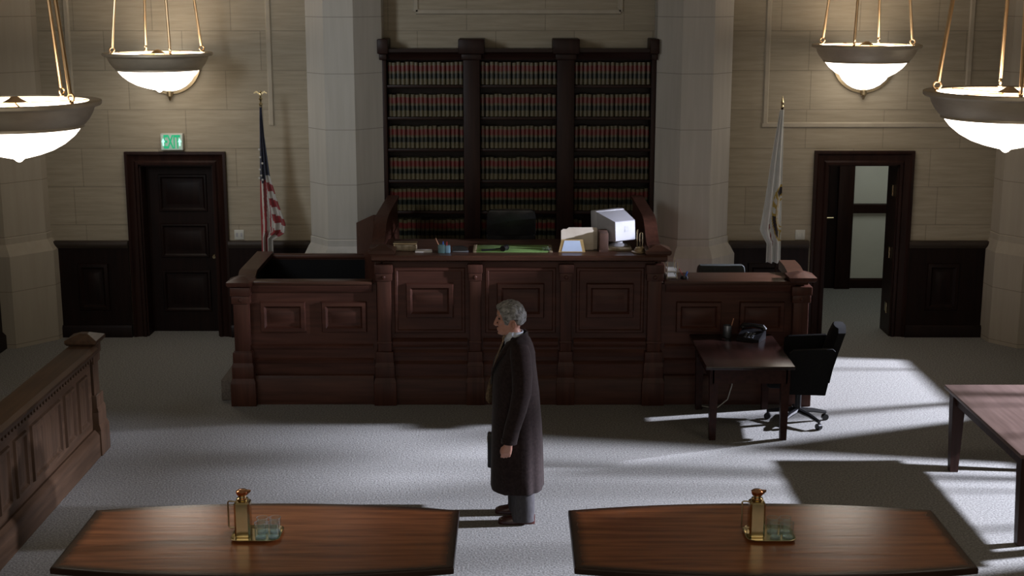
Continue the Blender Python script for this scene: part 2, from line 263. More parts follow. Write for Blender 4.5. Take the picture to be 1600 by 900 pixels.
# ------------------------------------------------------------------ mesh builder
class MB:
    def __init__(s): s.v = []; s.f = []; s.m = []; s.T = None; s.mi = 0

    def add(s, vs, fs):
        o = len(s.v)
        for p in vs:
            p = Vector(p); s.v.append(s.T @ p if s.T else p)
        for f in fs: s.f.append([o + i for i in f]); s.m.append(s.mi)

    def box(s, x0, x1, y0, y1, z0, z1, b=0.0):
        x0, x1 = min(x0, x1), max(x0, x1); y0, y1 = min(y0, y1), max(y0, y1); z0, z1 = min(z0, z1), max(z0, z1)
        if b <= 0:
            s.add([(x0, y0, z0), (x1, y0, z0), (x1, y1, z0), (x0, y1, z0), (x0, y0, z1), (x1, y0, z1), (x1, y1, z1), (x0, y1, z1)],
                  [(3, 2, 1, 0), (4, 5, 6, 7), (0, 1, 5, 4), (1, 2, 6, 5), (2, 3, 7, 6), (3, 0, 4, 7)]); return
        b = min(b, (x1 - x0) * .45, (y1 - y0) * .45, (z1 - z0) * .45)
        bm = bmesh.new(); bmesh.ops.create_cube(bm, size=1)
        for v in bm.verts: v.co = ((x0 + x1) / 2 + v.co.x * (x1 - x0), (y0 + y1) / 2 + v.co.y * (y1 - y0), (z0 + z1) / 2 + v.co.z * (z1 - z0))
        bmesh.ops.bevel(bm, geom=bm.edges[:], offset=b, segments=2, profile=0.5, affect='EDGES')
        bm.verts.index_update(); s.add([v.co.copy() for v in bm.verts], [[v.index for v in f.verts] for f in bm.faces]); bm.free()

    def loft(s, rings, cap0=True, cap1=True, closed=True):
        n = len(rings[0]); vs = [p for r in rings for p in r]; fs = []
        for i in range(len(rings) - 1):
            for j in range(n if closed else n - 1):
                k = (j + 1) % n; fs.append((i * n + j, i * n + k, (i + 1) * n + k, (i + 1) * n + j))
        if cap0: fs.append(tuple(range(n - 1, -1, -1)))
        if cap1: fs.append(tuple((len(rings) - 1) * n + j for j in range(n)))
        s.add(vs, fs)

    def prism(s, poly, h0, h1, axis='x'):
        def P(a, b, h): return {'x': (h, a, b), 'y': (a, h, b), 'z': (a, b, h)}[axis]
        s.loft([[P(a, b, h0) for a, b in poly], [P(a, b, h1) for a, b in poly]])

    def lathe(s, prof, c=(0, 0, 0), seg=32, cap0=True, cap1=True, rot=0.0):
        s.loft([[(c[0] + r * math.cos(2 * PI * j / seg + rot), c[1] + r * math.sin(2 * PI * j / seg + rot), c[2] + z) for j in range(seg)] for r, z in prof], cap0, cap1)

    def tube(s, path, rad, seg=10, squash=1.0, up=None):
        path = [Vector(p) for p in path]; rad = rad if isinstance(rad, (list, tuple)) else [rad] * len(path)
        t = (path[1] - path[0]).normalized(); u = up or (Vector((0, 0, 1)) if abs(t.z) < .9 else Vector((1, 0, 0))); u = Vector(u)
        rings = []
        for i, p in enumerate(path):
            a = path[max(i - 1, 0)]; b = path[min(i + 1, len(path) - 1)]; t = (b - a).normalized()
            n1 = (u - t * u.dot(t)).normalized(); n2 = t.cross(n1); u = n1
            rings.append([p + (n1 * math.cos(2 * PI * j / seg) * squash + n2 * math.sin(2 * PI * j / seg)) * rad[i] for j in range(seg)])
        s.loft(rings)

    def ball(s, c, r, seg=16, rings=10):
        rx, ry, rz = r if isinstance(r, (tuple, list)) else (r, r, r)
        s.loft([[(c[0] + rx * math.sin(PI * i / rings) * math.cos(2 * PI * j / seg), c[1] + ry * math.sin(PI * i / rings) * math.sin(2 * PI * j / seg), c[2] - rz * math.cos(PI * i / rings)) for j in range(seg)]
                for i in range(rings + 1) if 0 < i < rings] if False else
               [[(c[0] + rx * max(1e-3, math.sin(PI * i / rings)) * math.cos(2 * PI * j / seg), c[1] + ry * max(1e-3, math.sin(PI * i / rings)) * math.sin(2 * PI * j / seg), c[2] - rz * math.cos(PI * i / rings)) for j in range(seg)] for i in range(rings + 1)])

    def torus(s, c, r0, r1, axis='y', seg=16, sg=8):
        rings = []
        for i in range(seg + 1):
            a = 2 * PI * i / seg; ring = []
            for j in range(sg):
                b = 2 * PI * j / sg; q = r0 + r1 * math.cos(b); w = r1 * math.sin(b)
                p = {'y': (q * math.cos(a), w, q * math.sin(a)), 'x': (w, q * math.cos(a), q * math.sin(a)), 'z': (q * math.cos(a), q * math.sin(a), w)}[axis]
                ring.append((c[0] + p[0], c[1] + p[1], c[2] + p[2]))
            rings.append(ring)
        s.loft(rings, False, False)

    def panel(s, x0, x1, z0, z1, y, steps, fill=True):
        """moulded panel on a face looking to -y; steps = (inset, offset towards the viewer)"""
        rings = [[(x0 + i, y - o, z0 + i), (x1 - i, y - o, z0 + i), (x1 - i, y - o, z1 - i), (x0 + i, y - o, z1 - i)] for i, o in steps]
        s.loft(rings, False, fill)

    def build(s, name, mats, parent=None, smooth=35, kind=None):
        me = bpy.data.meshes.new(name); off = Vector((0, 0, 0)); p = parent
        while p is not None: off += p.location; p = p.parent
        me.from_pydata([v - off for v in s.v], [], s.f)
        for m in (mats if isinstance(mats, (list, tuple)) else [mats]): me.materials.append(m)
        bm = bmesh.new(); bm.from_mesh(me)
        for f, mi in zip(bm.faces, s.m): f.material_index = mi
        bmesh.ops.recalc_face_normals(bm, faces=bm.faces); bm.to_mesh(me); bm.free()
        if smooth:
            for q in me.polygons: q.use_smooth = True
            me.set_sharp_from_angle(angle=R(smooth))
        o = bpy.data.objects.new(name, me); COL.objects.link(o)
        if parent: o.parent = parent
        if kind: o['kind'] = kind
        return o


def tag(o, label, cat, group=None, kind=None):
    o['label'] = label; o['category'] = cat
    if group: o['group'] = group
    if kind: o['kind'] = kind
    return o


def thing(name, label, cat, loc=(0, 0, 0), group=None, kind=None):
    o = bpy.data.objects.new(name, None); COL.objects.link(o); o.location = loc; o.empty_display_size = 0.1
    return tag(o, label, cat, group, kind)


def dup(root, loc, label, rotz=None):
    def cp(o, par):
        c = o.copy(); COL.objects.link(c); c.parent = par
        for ch in list(o.children): cp(ch, c)
        return c
    r = cp(root, None); r.location = loc; r['label'] = label
    if rotz is not None: r.rotation_euler.z = rotz
    return r


def rectring(x0, x1, y0, y1, z): return [(x0, y0, z), (x1, y0, z), (x1, y1, z), (x0, y1, z)]


def ell(cx, cy, z, ax, ay, n=28, p=2.3, fn=None):
    out = []
    for j in range(n):
        a = 2 * PI * j / n; c, sn = math.cos(a), math.sin(a)
        k = fn(a) if fn else 1.0
        out.append((cx + k * ax * math.copysign(abs(c) ** (2 / p), c), cy + k * ay * math.copysign(abs(sn) ** (2 / p), sn), z))
    return out


# ------------------------------------------------------------------ the room
YB = 16.75; XL = -6.05; XR = 6.3; ZC = 7.2
b = MB(); b.box(XL - .3, 6.8, -3, 20.2, -0.15, 0); tag(b.build('floor', M['carpet'], smooth=0), 'pale grey speckled carpet floor of the courtroom', 'floor', kind='structure')
b = MB(); b.box(XL - .3, XR + .3, -3, YB + .4, ZC, ZC + .2); tag(b.build('ceiling', M['plaster'], smooth=0), 'plain plaster ceiling high above the courtroom', 'ceiling', kind='structure')
DL0, DL1, DR0, DR1, DH = -4.46, -3.57, 3.77, 4.63, 2.11
b = MB()
for x0, x1, z0, z1 in ((XL - .3, DL0, 0, ZC), (DL0, DL1, DH, ZC), (DL1, DR0, 0, ZC), (DR0, DR1, DH, ZC), (DR1, XR + .3, 0, ZC)): b.box(x0, x1, YB, YB + .4, z0, z1)
tag(b.build('wall_back', M['stone'], smooth=0), 'beige limestone block wall behind the judge bench', 'wall', kind='structure')
b = MB(); b.box(XL - .3, XL, -3, YB, 0, ZC); tag(b.build('wall_left', M['stone'], smooth=0), 'limestone wall at the left, behind the jury box', 'wall', kind='structure')
# right wall with two tall windows
WIN = [(13.98, 15.45), (10.4, 11.75)]; WZ0, WZ1 = 1.36, 3.05
b = MB(); b.box(XR, XR + .25, -3, YB, 0, WZ0); b.box(XR, XR + .25, -3, YB, WZ1, ZC)
for y0, y1 in ((-3, 10.4), (12.5, 13.98), (15.45, YB)): b.box(XR, XR + .25, y0, y1, WZ0, WZ1)
b.box(XR, XR + .25, 11.75, 12.5, WZ0, 2.92); b.box(XR, XR + .25, 11.75, 11.88, 2.92, WZ1)
tag(b.build('wall_right', M['stone'], smooth=0), 'limestone wall at the right with tall windows', 'wall', kind='structure')
for k, ((y0, y1), muns) in enumerate(zip(WIN, ([(15.16, .03), (14.36, .06)], [(11.46, .06), (11.28, .025), (10.83, .03)]))):
    o = thing('window_%d' % (k + 1), ['tall window far along the right wall', 'wide window in the right wall beside the side table'][k], 'window', (XR + .12, (y0 + y1) / 2, WZ0), kind='structure')
    f = MB(); f.box(XR + .1, XR + .16, y0, y0 + .04, WZ0, WZ1); f.box(XR + .1, XR + .16, y1 - .04, y1, WZ0, WZ1); f.box(XR + .1, XR + .16, y0, y1, WZ0, WZ0 + .04); f.box(XR + .1, XR + .16, y0, y1, WZ1 - .04, WZ1)
    for y, w in muns: f.box(XR + .1, XR + .16, y - w / 2, y + w / 2, WZ0, WZ1)
    f.build('window_frame', M['darkx'], o)
    f2 = MB(); f2.box(XR + .1, XR + .16, y0, y1, 2.71, 2.75); f2.build('transom', M['darkx'], o)
    g = MB(); g.box(XR + .125, XR + .132, y0 + .03, y1 - .03, WZ0 + .03, 2.73); g.build('window_pane', M['pane'], o)
    g = MB(); g.box(XR + .125, XR + .132, y0 + .03, y1 - .03, 2.73, WZ1 - .03); g.build('window_pane', M['dimpane'], o)['label'] = 'added upper pane that dims the lamp beam'

o = thing('window_3', 'added narrow light slot high beside the wide window in the right wall', 'window', (XR + .12, 12.19, 2.92), kind='structure')  # opening added to let lamp light onto the bench top
f = MB(); f.box(XR + .1, XR + .16, 11.88, 11.9, 2.92, WZ1); f.box(XR + .1, XR + .16, 12.48, 12.5, 2.92, WZ1); f.box(XR + .1, XR + .16, 11.88, 12.5, 2.92, 2.93); f.box(XR + .1, XR + .16, 11.88, 12.5, WZ1 - .01, WZ1); f.build('window_frame', M['darkx'], o)
g = MB(); g.box(XR + .125, XR + .132, 11.89, 12.49, 2.925, WZ1 - .005); g.build('window_pane', M['pane'], o)
# wainscot runs (cap, raised panels, baseboard)
n_trim = [0]


def trim_name(): n_trim[0] += 1; return 'trim_%d' % n_trim[0]


def wainscot(x0, x1, panels, label):
    t = thing(trim_name(), label, 'wainscot', ((x0 + x1) / 2, YB, 0), kind='structure')
    b = MB(); b.box(x0, x1, YB - .04, YB, 0.14, 1.11)
    b.build('backing', M['wain'], t)
    b = MB()
    for p0, p1 in panels: b.panel(p0, p1, .33, .92, YB - .04, [(0, 0), (.012, .022), (.05, .028), (.075, .004), (.1, .004), (.13, .016)])
    if panels: b.build('raised_panel', M['wain'], t)
    b = MB(); b.prism([(YB, 1.10), (YB - .05, 1.10), (YB - .07, 1.135), (YB - .07, 1.16), (YB - .055, 1.185), (YB, 1.19)], x0, x1, 'x'); b.build('cap_rail', M['waincap'], t)
    b = MB(); b.prism([(YB, 0), (YB - .075, 0), (YB - .075, .12), (YB - .06, .15), (YB, .15)], x0, x1, 'x'); b.build('baseboard', M['wain'], t)


wainscot(-5.62, -4.63, [(-5.26, -4.88)], 'dark panelled wainscot between left corner column and closed door')
wainscot(-3.42, -2.44, [(-3.2, -2.66)], 'dark wainscot between closed door and left bookcase column')
wainscot(2.62, 3.58, [(2.85, 3.35)], 'dark wainscot behind white banner, left of open doorway')
wainscot(4.79, 5.95, [(5.02, 5.42)], 'dark panelled wainscot between open doorway and right corner column')
t = thing(trim_name(), 'dark wainscot along the left wall beside corner column', 'wainscot', (XL, 14.3, 0), kind='structure')
b = MB(); b.box(XL, XL + .04, 8, 16.2, .14, 1.11); b.build('backing', M['wain'], t)
b = MB(); b.prism([(XL, 0), (XL + .08, 0), (XL + .08, .16), (XL + .04, .2), (XL, .2)], 8, 16.2, 'y'); b.build('baseboard', M['wain'], t)
b = MB(); b.prism([(XL, 1.1), (XL + .05, 1.1), (XL + .07, 1.14), (XL + .07, 1.17), (XL, 1.19)], 8, 16.2, 'y'); b.build('cap_rail', M['waincap'], t)


# stone wall panel mouldings
def moulding(segs, label):
    b = MB()
    for (x0, z0, x1, z1) in segs:
        if x0 == x1: b.prism([(x0 - .035, YB), (x0 - .02, YB - .022), (x0 + .02, YB - .022), (x0 + .035, YB)], min(z0, z1), max(z0, z1), 'z')
        else: b.prism([(YB, z0 - .035), (YB - .022, z0 - .02), (YB - .022, z0 + .02), (YB, z0 + .035)], x0, x1, 'x')
    tag(b.build(trim_name(), M['trimstone']), label, 'moulding', kind='structure')


moulding([(-2.85, 2.58, -2.85, 6.5), (-5.21, 2.58, -5.21, 6.5)], 'pale stone uprights framing the left wall above the exit door')
moulding([(3.0, 2.6, 3.0, 6.5), (5.38, 2.6, 5.38, 6.5), (2.965, 2.58, 5.415, 2.58)], 'raised stone panel frame above the open doorway')
moulding([(-1.12, 3.9, 1.27, 3.9), (1.27, 3.9, 1.27, 6.5), (-1.12, 3.9, -1.12, 6.5)], 'raised stone panel frame above the bookcase')


# columns
def column(pts, base_pts, label, m):
    """pts: plan outline (counter-clockwise from the wall); base flares out"""
    b = MB()
    prof = [(1.0, 0), (1.0, .95), (1.0, 1.10), (0.45, 1.19), (0.12, 1.23), (0.12, 1.30), (0, 1.31), (0, ZC)]
    b.loft([[(p[0] + (q[0] - p[0]) * k, p[1] + (q[1] - p[1]) * k, z) for p, q in zip(pts, base_pts)] for k, z in prof])
    tag(b.build('column', m, smooth=20), label, 'column', kind='structure')


def oct(x0, x1, x2, x3, yf, yb): return [(x0, YB), (x0, yb), (x1, yf), (x2, yf), (x3, yb), (x3, YB)]


column(oct(-2.37, -2.13, -1.79, -1.50, 16.12, 16.42), oct(-2.45, -2.19, -1.75, -1.44, 16.04, 16.38), 'pale faceted stone column left of the law bookcase', M['column'])
column(oct(1.67, 1.925, 2.285, 2.54, 16.12, 16.42), oct(1.60, 1.87, 2.32, 2.63, 16.04, 16.38), 'pale faceted stone column right of the law bookcase', M['column'])
column([(XL, YB), (XL, 16.22), (-5.93, 16.22), (-5.58, 16.62), (-5.56, YB)], [(XL, YB), (XL, 16.14), (-5.86, 16.14), (-5.49, 16.58), (-5.47, YB)], 'faceted stone corner column left of the exit door', M['cornercol'])
column([(XR, YB), (XR, 16.22), (6.02, 16.22), (5.79, 16.5), (5.77, YB)], [(XR, YB), (XR, 16.14), (5.97, 16.14), (5.735, 16.44), (5.71, YB)], 'faceted stone corner column right of the open doorway', M['cornercol'])


# ------------------------------------------------------------------ doors
def casing(mb, x0, x1, h, w):
    """mitred casing, outer rect inset profile; opening x0..x1, height h"""
    pr = [(w, 0), (w, .05), (w - .03, .055), (w - .05, .035), (.05, .025), (.03, .045), (0, .04), (0, 0)]
    rings = []
    for i, o in pr: rings.append([(x0 - i, YB - o, 0), (x0 - i, YB - o, h + i), (x1 + i, YB - o, h + i), (x1 + i, YB - o, 0)])
    mb.loft(rings, False, False, closed=False)


t = thing('door_1', 'closed dark wood door under the green exit sign', 'door', ((DL0 + DL1) / 2, YB, 0), kind='structure')
b = MB(); casing(b, DL0, DL1, DH, .155); b.build('casing', M['dark'], t)
b = MB(); b.box(DL0 - .01, DL0 + .02, YB, YB + .36, 0, DH); b.box(DL1 - .02, DL1 + .01, YB, YB + .36, 0, DH); b.box(DL0, DL1, YB, YB + .36, DH - .02, DH + .01); b.build('jamb', M['dark'], t)
b = MB(); yd = YB + .25; b.box(DL0 + .02, DL1 - .02, yd, yd + .045, 0.005, DH - .02)
d = b.build('door_leaf', M['wain'], t)
b = MB()
for z0, z1 in ((.25, .78), (.93, 1.36), (1.5, 1.96)): b.panel(DL0 + .16, DL1 - .14, z0, z1, yd, [(0, 0), (.008, .018), (.03, .02), (.05, .003), (.08, .003), (.11, .012)])
b.build('raised_panel', M['wain'], d)
b = MB(); b.lathe([(.012, 0), (.012, .03), (.027, .045), (.03, .06), (.02, .075)], seg=16)
for i, v in enumerate(b.v): b.v[i] = Vector((DL1 - .075 + v.x, yd - v.z, .95 + v.y))
b.build('knob', M['brass'], d)

t = thing('door_2', 'open doorway with dark wood casing leading to a hall', 'door', ((DR0 + DR1) / 2, YB, 0), kind='structure')
b = MB(); casing(b, DR0, DR1, DH, .165); b.build('casing', M['dark'], t)
b = MB(); b.box(DR0 - .01, DR0 + .02, YB, YB + .42, 0, DH); b.box(DR1 - .02, DR1 + .01, YB, YB + .42, 0, DH); b.box(DR0, DR1, YB, YB + .42, DH - .02, DH + .01); b.build('jamb', M['dark'], t)
for z in (.33, 1.02, 1.78):
    b = MB(); b.box(DR1 - .024, DR1 - .016, YB + .12, YB + .24, z - .06, z + .06, .003); b.tube([(DR1 - .03, YB + .12, z - .065), (DR1 - .03, YB + .12, z + .065)], .011); b.build('hinge', M['brass'], t)

# hall seen through the open doorway
b = MB(); b.box(2.9, 6.7, 19.6, 19.75, 0, 2.9); tag(b.build('wall_hall_back', M['hallwht'], smooth=0), 'white painted hall wall seen through the open doorway', 'wall', kind='structure')
b = MB(); b.box(2.75, 2.9, YB + .4, 19.75, 0, 2.9); b.box(6.55, 6.7, YB + .4, 19.75, 0, 2.9); tag(b.build('wall_hall_side', M['hallwht'], smooth=0), 'white side walls of the hall beyond the open doorway', 'wall', kind='structure')
b = MB(); b.box(2.75, 6.7, YB + .4, 19.75, 2.9, 3.0); tag(b.build('ceiling_hall', M['plaster'], smooth=0), 'ceiling of the hall beyond the open doorway', 'ceiling', kind='structure')
b = MB(); b.prism([(19.6, 1.07), (19.55, 1.08), (19.545, 1.2), (19.6, 1.21)], 4.78, 6.5, 'x'); tag(b.build(trim_name(), M['darkx']), 'dark chair rail on the white hall wall', 'rail', kind='structure')
b = MB(); b.prism([(19.6, 0), (19.57, 0), (19.57, .12), (19.6, .14)], 4.78, 6.5, 'x'); tag(b.build('baseboard_hall', M['darkx']), 'dark baseboard of the white hall wall', 'baseboard', kind='structure')
t = thing('door_3', 'dark wood hall door seen through the left half of the open doorway', 'door', (4.2, 19.6, 0), kind='structure')
b = MB(); b.box(4.56, 4.78, 19.5, 19.6, 0, 2.3, .01); b.box(3.3, 3.5, 19.5, 19.6, 0, 2.3, .01); b.box(3.3, 4.78, 19.5, 19.6, 2.12, 2.3, .01); b.build('casing', M['dark'], t)
b = MB(); b.box(3.5, 4.56, 19.56, 19.595, .005, 2.12); l = b.build('door_leaf', M['wain'], t)
b = MB()
for z0, z1 in ((.3, .92), (1.1, 1.95)): b.panel(3.68, 4.44, z0, z1, 19.56, [(0, 0), (.01, .02), (.035, .02), (.055, .002), (.1, .01)])
b.build('raised_panel', M['wain'], l)
b = MB(); b.tube([(4.5, 19.56, 1.02), (4.5, 19.5, 1.02), (4.38, 19.49, 1.02)], .012); b.build('door_handle', M['brass'], l)

# ------------------------------------------------------------------ bookcase
bc = thing('bookcase', 'tall dark wood bookcase of three bays filled with law books', 'bookcase', (0.1, 16.6, 0.6))
YF = 16.44; UP = [(-1.515, -1.452), (-.562, -.372), (.522, .722), (1.614, 1.665)]
SH = [3.072 - .3695 * i for i in range(6)]; BZT = 3.47
b = MB(); b.box(-1.5, 1.665, 16.72, 16.745, .6, BZT); b.build('back_panel', M['wain'], bc)
for i, (x0, x1) in enumerate(UP):
    b = MB(); b.box(x0, x1, YF - (.05 if i in (1, 2) else .02), 16.72, .6, 3.42, .006); b.build('upright', M['dark'], bc)
    b = MB(); w = .055 if i in (1, 2) else .03
    b.box(x0 - w, min(x1 + w, 1.69), YF - .11, 16.72, 3.43, 3.6, .012); b.box(x0 - w * .4, min(x1 + w * .4, 1.68), YF - .08, 16.72, 3.36, 3.43, .01); b.build('cap_block', M['dark'], bc)
for i in range(3):
    x0, x1 = UP[i][1], UP[i + 1][0]
    b = MB(); b.prism([(16.72, 3.36), (YF - .01, 3.36), (YF - .02, 3.40), (YF - .07, 3.45), (YF - .07, 3.485), (16.72, 3.485)], x0, x1, 'x'); b.build('cornice', M['darkx'], bc)
    for z in SH:
        b = MB(); b.box(x0, x1, YF, 16.72, z - .034, z - .002, .004); b.build('shelf', M['darkx'], bc)
    b = MB(); b.box(x0, x1, YF - .01, 16.72, .6, 1.17); b.panel(x0 + .1, x1 - .1, .68, 1.1, YF - .01, [(0, 0), (.01, .015), (.03, .015), (.05, .002)]); b.build('lower_panel', M['dark'], bc)


# law books: one mesh for each of a few heights, then a copy for every book
def book_mesh(w, h, d):
    b = MB(); seg = 6
    zs = [(0, 0), (.25 * h, 0), (.262 * h, 3), (.272 * h, 2), (.5 * h, 2), (.51 * h, 3), (.525 * h, 0), (.6 * h, 0), (.61 * h, 1), (.86 * h, 1), (.87 * h, 3), (.885 * h, 0), (h, 0)]
    out = [(-w / 2, d / 2)] + [(w / 2 * math.sin(PI / 2 * (2 * k / seg - 1)), -d / 2 - .012 * math.cos(PI / 2 * (2 * k / seg - 1))) for k in range(seg + 1)] + [(w / 2, d / 2)]
    for (z0, _), (z1, mi) in zip(zs, zs[1:]):
        b.mi = mi; b.loft([[(x, y, z0) for x, y in out], [(x, y, z1) for x, y in out]], z0 == 0, z1 == h)
    return b


BK = [M['bk_tan'], M['bk_red'], M['bk_blk'], M['bk_gilt']]
protos = []
for hh in (.252, .257, .262):
    o = book_mesh(.0505, hh, .17).build('law_book', BK, smooth=50); COL.objects.unlink(o); protos.append(o)
ORD = ['first', 'second', 'third', 'fourth', 'fifth', 'sixth', 'seventh', 'eighth', 'ninth', 'tenth', 'eleventh', 'twelfth', 'thirteenth', 'fourteenth', 'fifteenth', 'sixteenth', 'seventeenth']
ROWN = ['top', 'second', 'third', 'fourth', 'fifth', 'bottom']; BAYN = ['left', 'middle', 'right']
first_used = set()
for bay in range(3):
    x0, x1 = UP[bay][1] + .004, UP[bay + 1][0] - .004; pitch = (x1 - x0) / 17
    for r_ in range(6):
        for k in range(17):
            x = x0 + pitch * (k + .5); side = 'from left'; num = k
            if r_ == 5 and bay == 1:
                if -.27 < x < .27: continue
                if x > 0: side = 'from right'; num = 16 - k
            if r_ == 5 and bay == 2:
                if .84 < x < 1.5: continue
                if x > 1.2: side = 'from right'; num = 16 - k
            pi = random.choice((0, 1, 1, 2)); o = protos[pi]
            o = o.copy(); COL.objects.link(o)
            o.location = (x + random.uniform(-.001, .001), 16.60 + random.uniform(-.008, .004), SH[r_])
            o.rotation_euler = (0, random.uniform(-.008, .008), random.uniform(-.05, .05))
            tag(o, 'tan law book, %s %s on the %s shelf of the %s bookcase bay' % (ORD[num], side, ROWN[r_], BAYN[bay]), 'book', 'law books in the %s bay' % BAYN[bay])
for o in protos: bpy.data.objects.remove(o)

# ------------------------------------------------------------------ raised dais and bench
b = MB(); b.box(-3.0, 3.07, 13.99, 16.0, 0, .22, .01); b.box(-1.4, 1.55, 15.9, YB - .08, 0, .22, .01)
tag(b.build('dais', M['daiscarpet']), 'low brown carpeted platform under the judge bench and its side boxes', 'platform')
b = MB(); b.box(-1.3, 1.44, 14.05, 16.02, .22, .6, .01); b.box(-1.43, 1.59, 16.02, 16.72, .22, .6, .01)
tag(b.build('dais', M['daiscarpet']), 'upper platform behind the judge bench carrying the judge chair', 'platform')


def post(mb, x, y, h, w):
    """square newel with stepped plinth, shaft and small capital"""
    def bx(hw, z0, z1, bv=.008): mb.box(x - hw, x + hw, y - hw, y + hw, z0, z1, bv)
    hw = w / 2
    bx(hw * 1.35, 0, .24); mb.loft([rectring(x - hw * 1.35, x + hw * 1.35, y - hw * 1.35, y + hw * 1.35, .24), rectring(x - hw * 1.18, x + hw * 1.18, y - hw * 1.18, y + hw * 1.18, .29)])
    bx(hw * 1.18, .28, .41); mb.loft([rectring(x - hw * 1.18, x + hw * 1.18, y - hw * 1.18, y + hw * 1.18, .41), rectring(x - hw * 1.05, x + hw * 1.05, y - hw * 1.05, y + hw * 1.05, .45)])
    bx(hw * 1.05, .44, .56); bx(hw * .82, .55, h - .06); bx(hw * .92, h * .43, h * .43 + .03)
    bx(hw * .98, h - .2, h - .12); bx(hw * 1.08, h - .12, h - .03)
    mb.ball((x, y - hw * 1.0, h - .16), (.022, .012, .022), 10, 6)


def post_cap(mb, x, y, h, w):
    hw = w / 2 * 1.3
    mb.loft([rectring(x - hw * .9, x + hw * .9, y - hw * .9, y + hw * .9, h - .035), rectring(x - hw, x + hw, y - hw, y + hw, h - .015), rectring(x - hw, x + hw, y - hw, y + hw, h + .012),
             rectring(x - hw * .25, x + hw * .25, y - hw * .25, y + hw * .25, h + .055)])


jb = thing('judge_bench', 'tall dark mahogany judge bench with three panelled fronts and pilasters', 'bench', (.09, 14.2, 0))
FY = 13.9
b = MB(); b.box(-1.32, 1.46, FY, FY + .06, 0, 1.49); b.box(-1.36, -1.30, FY, 16.02, .0, 1.52); b.box(1.44, 1.50, FY, 16.02, 0, 1.52); b.build('front_board', M['bench'], jb)
PIL = [-1.29, -.372, .545, 1.435]
for i in range(3):
    x0, x1 = PIL[i] + .1, PIL[i + 1] - .1; c = (PIL[i] + PIL[i + 1]) / 2
    p = MB(); p.panel(c - .24, c + .24, .9, 1.26, FY, [(0, 0), (.01, .03), (.045, .034), (.065, .006), (.085, .006), (.115, .02)])
    p.panel(x0, x1, .74, 1.42, FY, [(0, 0), (.01, .012), (.03, .012), (.04, 0)], False)
    p.build('raised_panel', M['bench'], jb)
    p = MB(); p.prism([(FY, .60), (FY - .03, .60), (FY - .045, .63), (FY - .045, .66), (FY - .02, .685), (FY, .69)], x0 - .02, x1 + .02, 'x')
    p.prism([(FY, .5), (FY - .015, .5), (FY - .02, .54), (FY, .57)], x0 - .02, x1 + .02, 'x')
    p.prism([(FY, 0), (FY - .06, 0), (FY - .06, .24), (FY - .045, .28), (FY - .03, .30), (FY - .03, .42), (FY, .45)], x0 - .02, x1 + .02, 'x'); p.build('moulding', M['bench'], jb)
for i, x in enumerate(PIL):
    p = MB(); y = FY + .03; w = .17 if i in (0, 3) else .14
    post(p, x, y - .02, 1.49, w); p.build('pilaster', M['benchz'], jb)
b = MB(); b.prism([(FY - .07, 1.49), (FY - .12, 1.515), (FY - .12, 1.545), (FY - .105, 1.56), (14.75, 1.56), (14.75, 1.51), (FY + .02, 1.49)], -1.40, 1.55, 'x'); b.build('counter', M['benchtop'], jb)
for s, x in ((-1, -1.36), (1, 1.43)):
    p = MB(); x0, x1 = x - .045, x + .045
    prof = [(FY - .08, 1.555), (FY - .08, 1.60), (FY + .0, 1.615), (FY + .1, 1.605), (FY + .2, 1.625), (FY + .3, 1.68), (FY + .42, 1.755), (FY + .55, 1.80), (FY + .75, 1.82), (16.02, 1.82), (16.02, 1.5), (FY + .2, 1.5)]  # rear stretch lengthened towards the columns to block lamp light
    p.prism(prof, x0, x1, 'x')
    p.loft([[(x0 - .02, y, z - .005), (x1 + .02, y, z - .005), (x1 + .02, y, z + .025), (x0 - .02, y, z + .025)] for y, z in prof[1:10]])
    p.build('side_wing', M['benchz'], jb)
b = MB(); b.loft([[(-1.47, 14.75, .3), (-1.43, 14.75, .3), (-1.43, 14.75, 1.82), (-1.47, 14.75, 1.82)], [(-1.73, 15.45, .3), (-1.69, 15.45, .3), (-1.69, 15.45, 1.62), (-1.73, 15.45, 1.62)]]); b.build('flared_side_panel', M['bench'], jb)
for x in (-1.30, 1.46): b = MB(); post_cap(b, x, FY + .01, 1.595, .2); b.build('corner_cap', M['benchtop'], jb, smooth=8)

# witness box (left)
wb = thing('witness_box', 'dark panelled witness box with open black interior at left of judge bench', 'witness box', (-2.1, 14.4, 0))
b = MB(); b.box(-2.68, -1.37, FY + .0, FY + .06, 0, 1.25); b.build('front_board', M['bench'], wb)
for x0, x1 in ((-2.55, -2.09), (-1.93, -1.47)):
    p = MB(); p.panel(x0, x1, .75, 1.07, FY, [(0, 0), (.01, .03), (.045, .034), (.065, .006), (.085, .006), (.11, .018)]); p.build('raised_panel', M['bench'], wb)
p = MB(); p.prism([(FY, 1.17), (FY - .02, 1.17), (FY - .04, 1.21), (FY - .04, 1.25), (FY, 1.25)], -2.66, -1.41, 'x')
p.prism([(FY, .58), (FY - .02, .58), (FY - .025, .61), (FY, .63)], -2.66, -1.41, 'x'); p.prism([(FY, .43), (FY - .02, .43), (FY - .025, .46), (FY, .48)], -2.66, -1.41, 'x')
p.prism([(FY, 0), (FY - .05, 0), (FY - .05, .26), (FY - .03, .3), (FY, .31)], -2.66, -1.41, 'x'); p.build('moulding', M['bench'], wb)
b = MB(); b.box(-2.70, -1.41, FY - .06, FY + .1, 1.25, 1.285, .01); b.build('front_rail', M['benchtop'], wb)
b = MB(); post(b, -2.73, FY + .0, 1.26, .19); post_cap(b, -2.73, FY, 1.275, .2); b.build('corner_post', M['benchz'], wb)
b = MB(); b.box(-2.77, -2.70, FY + .05, 15.22, .22, 1.25); b.build('side_board', M['bench'], wb)
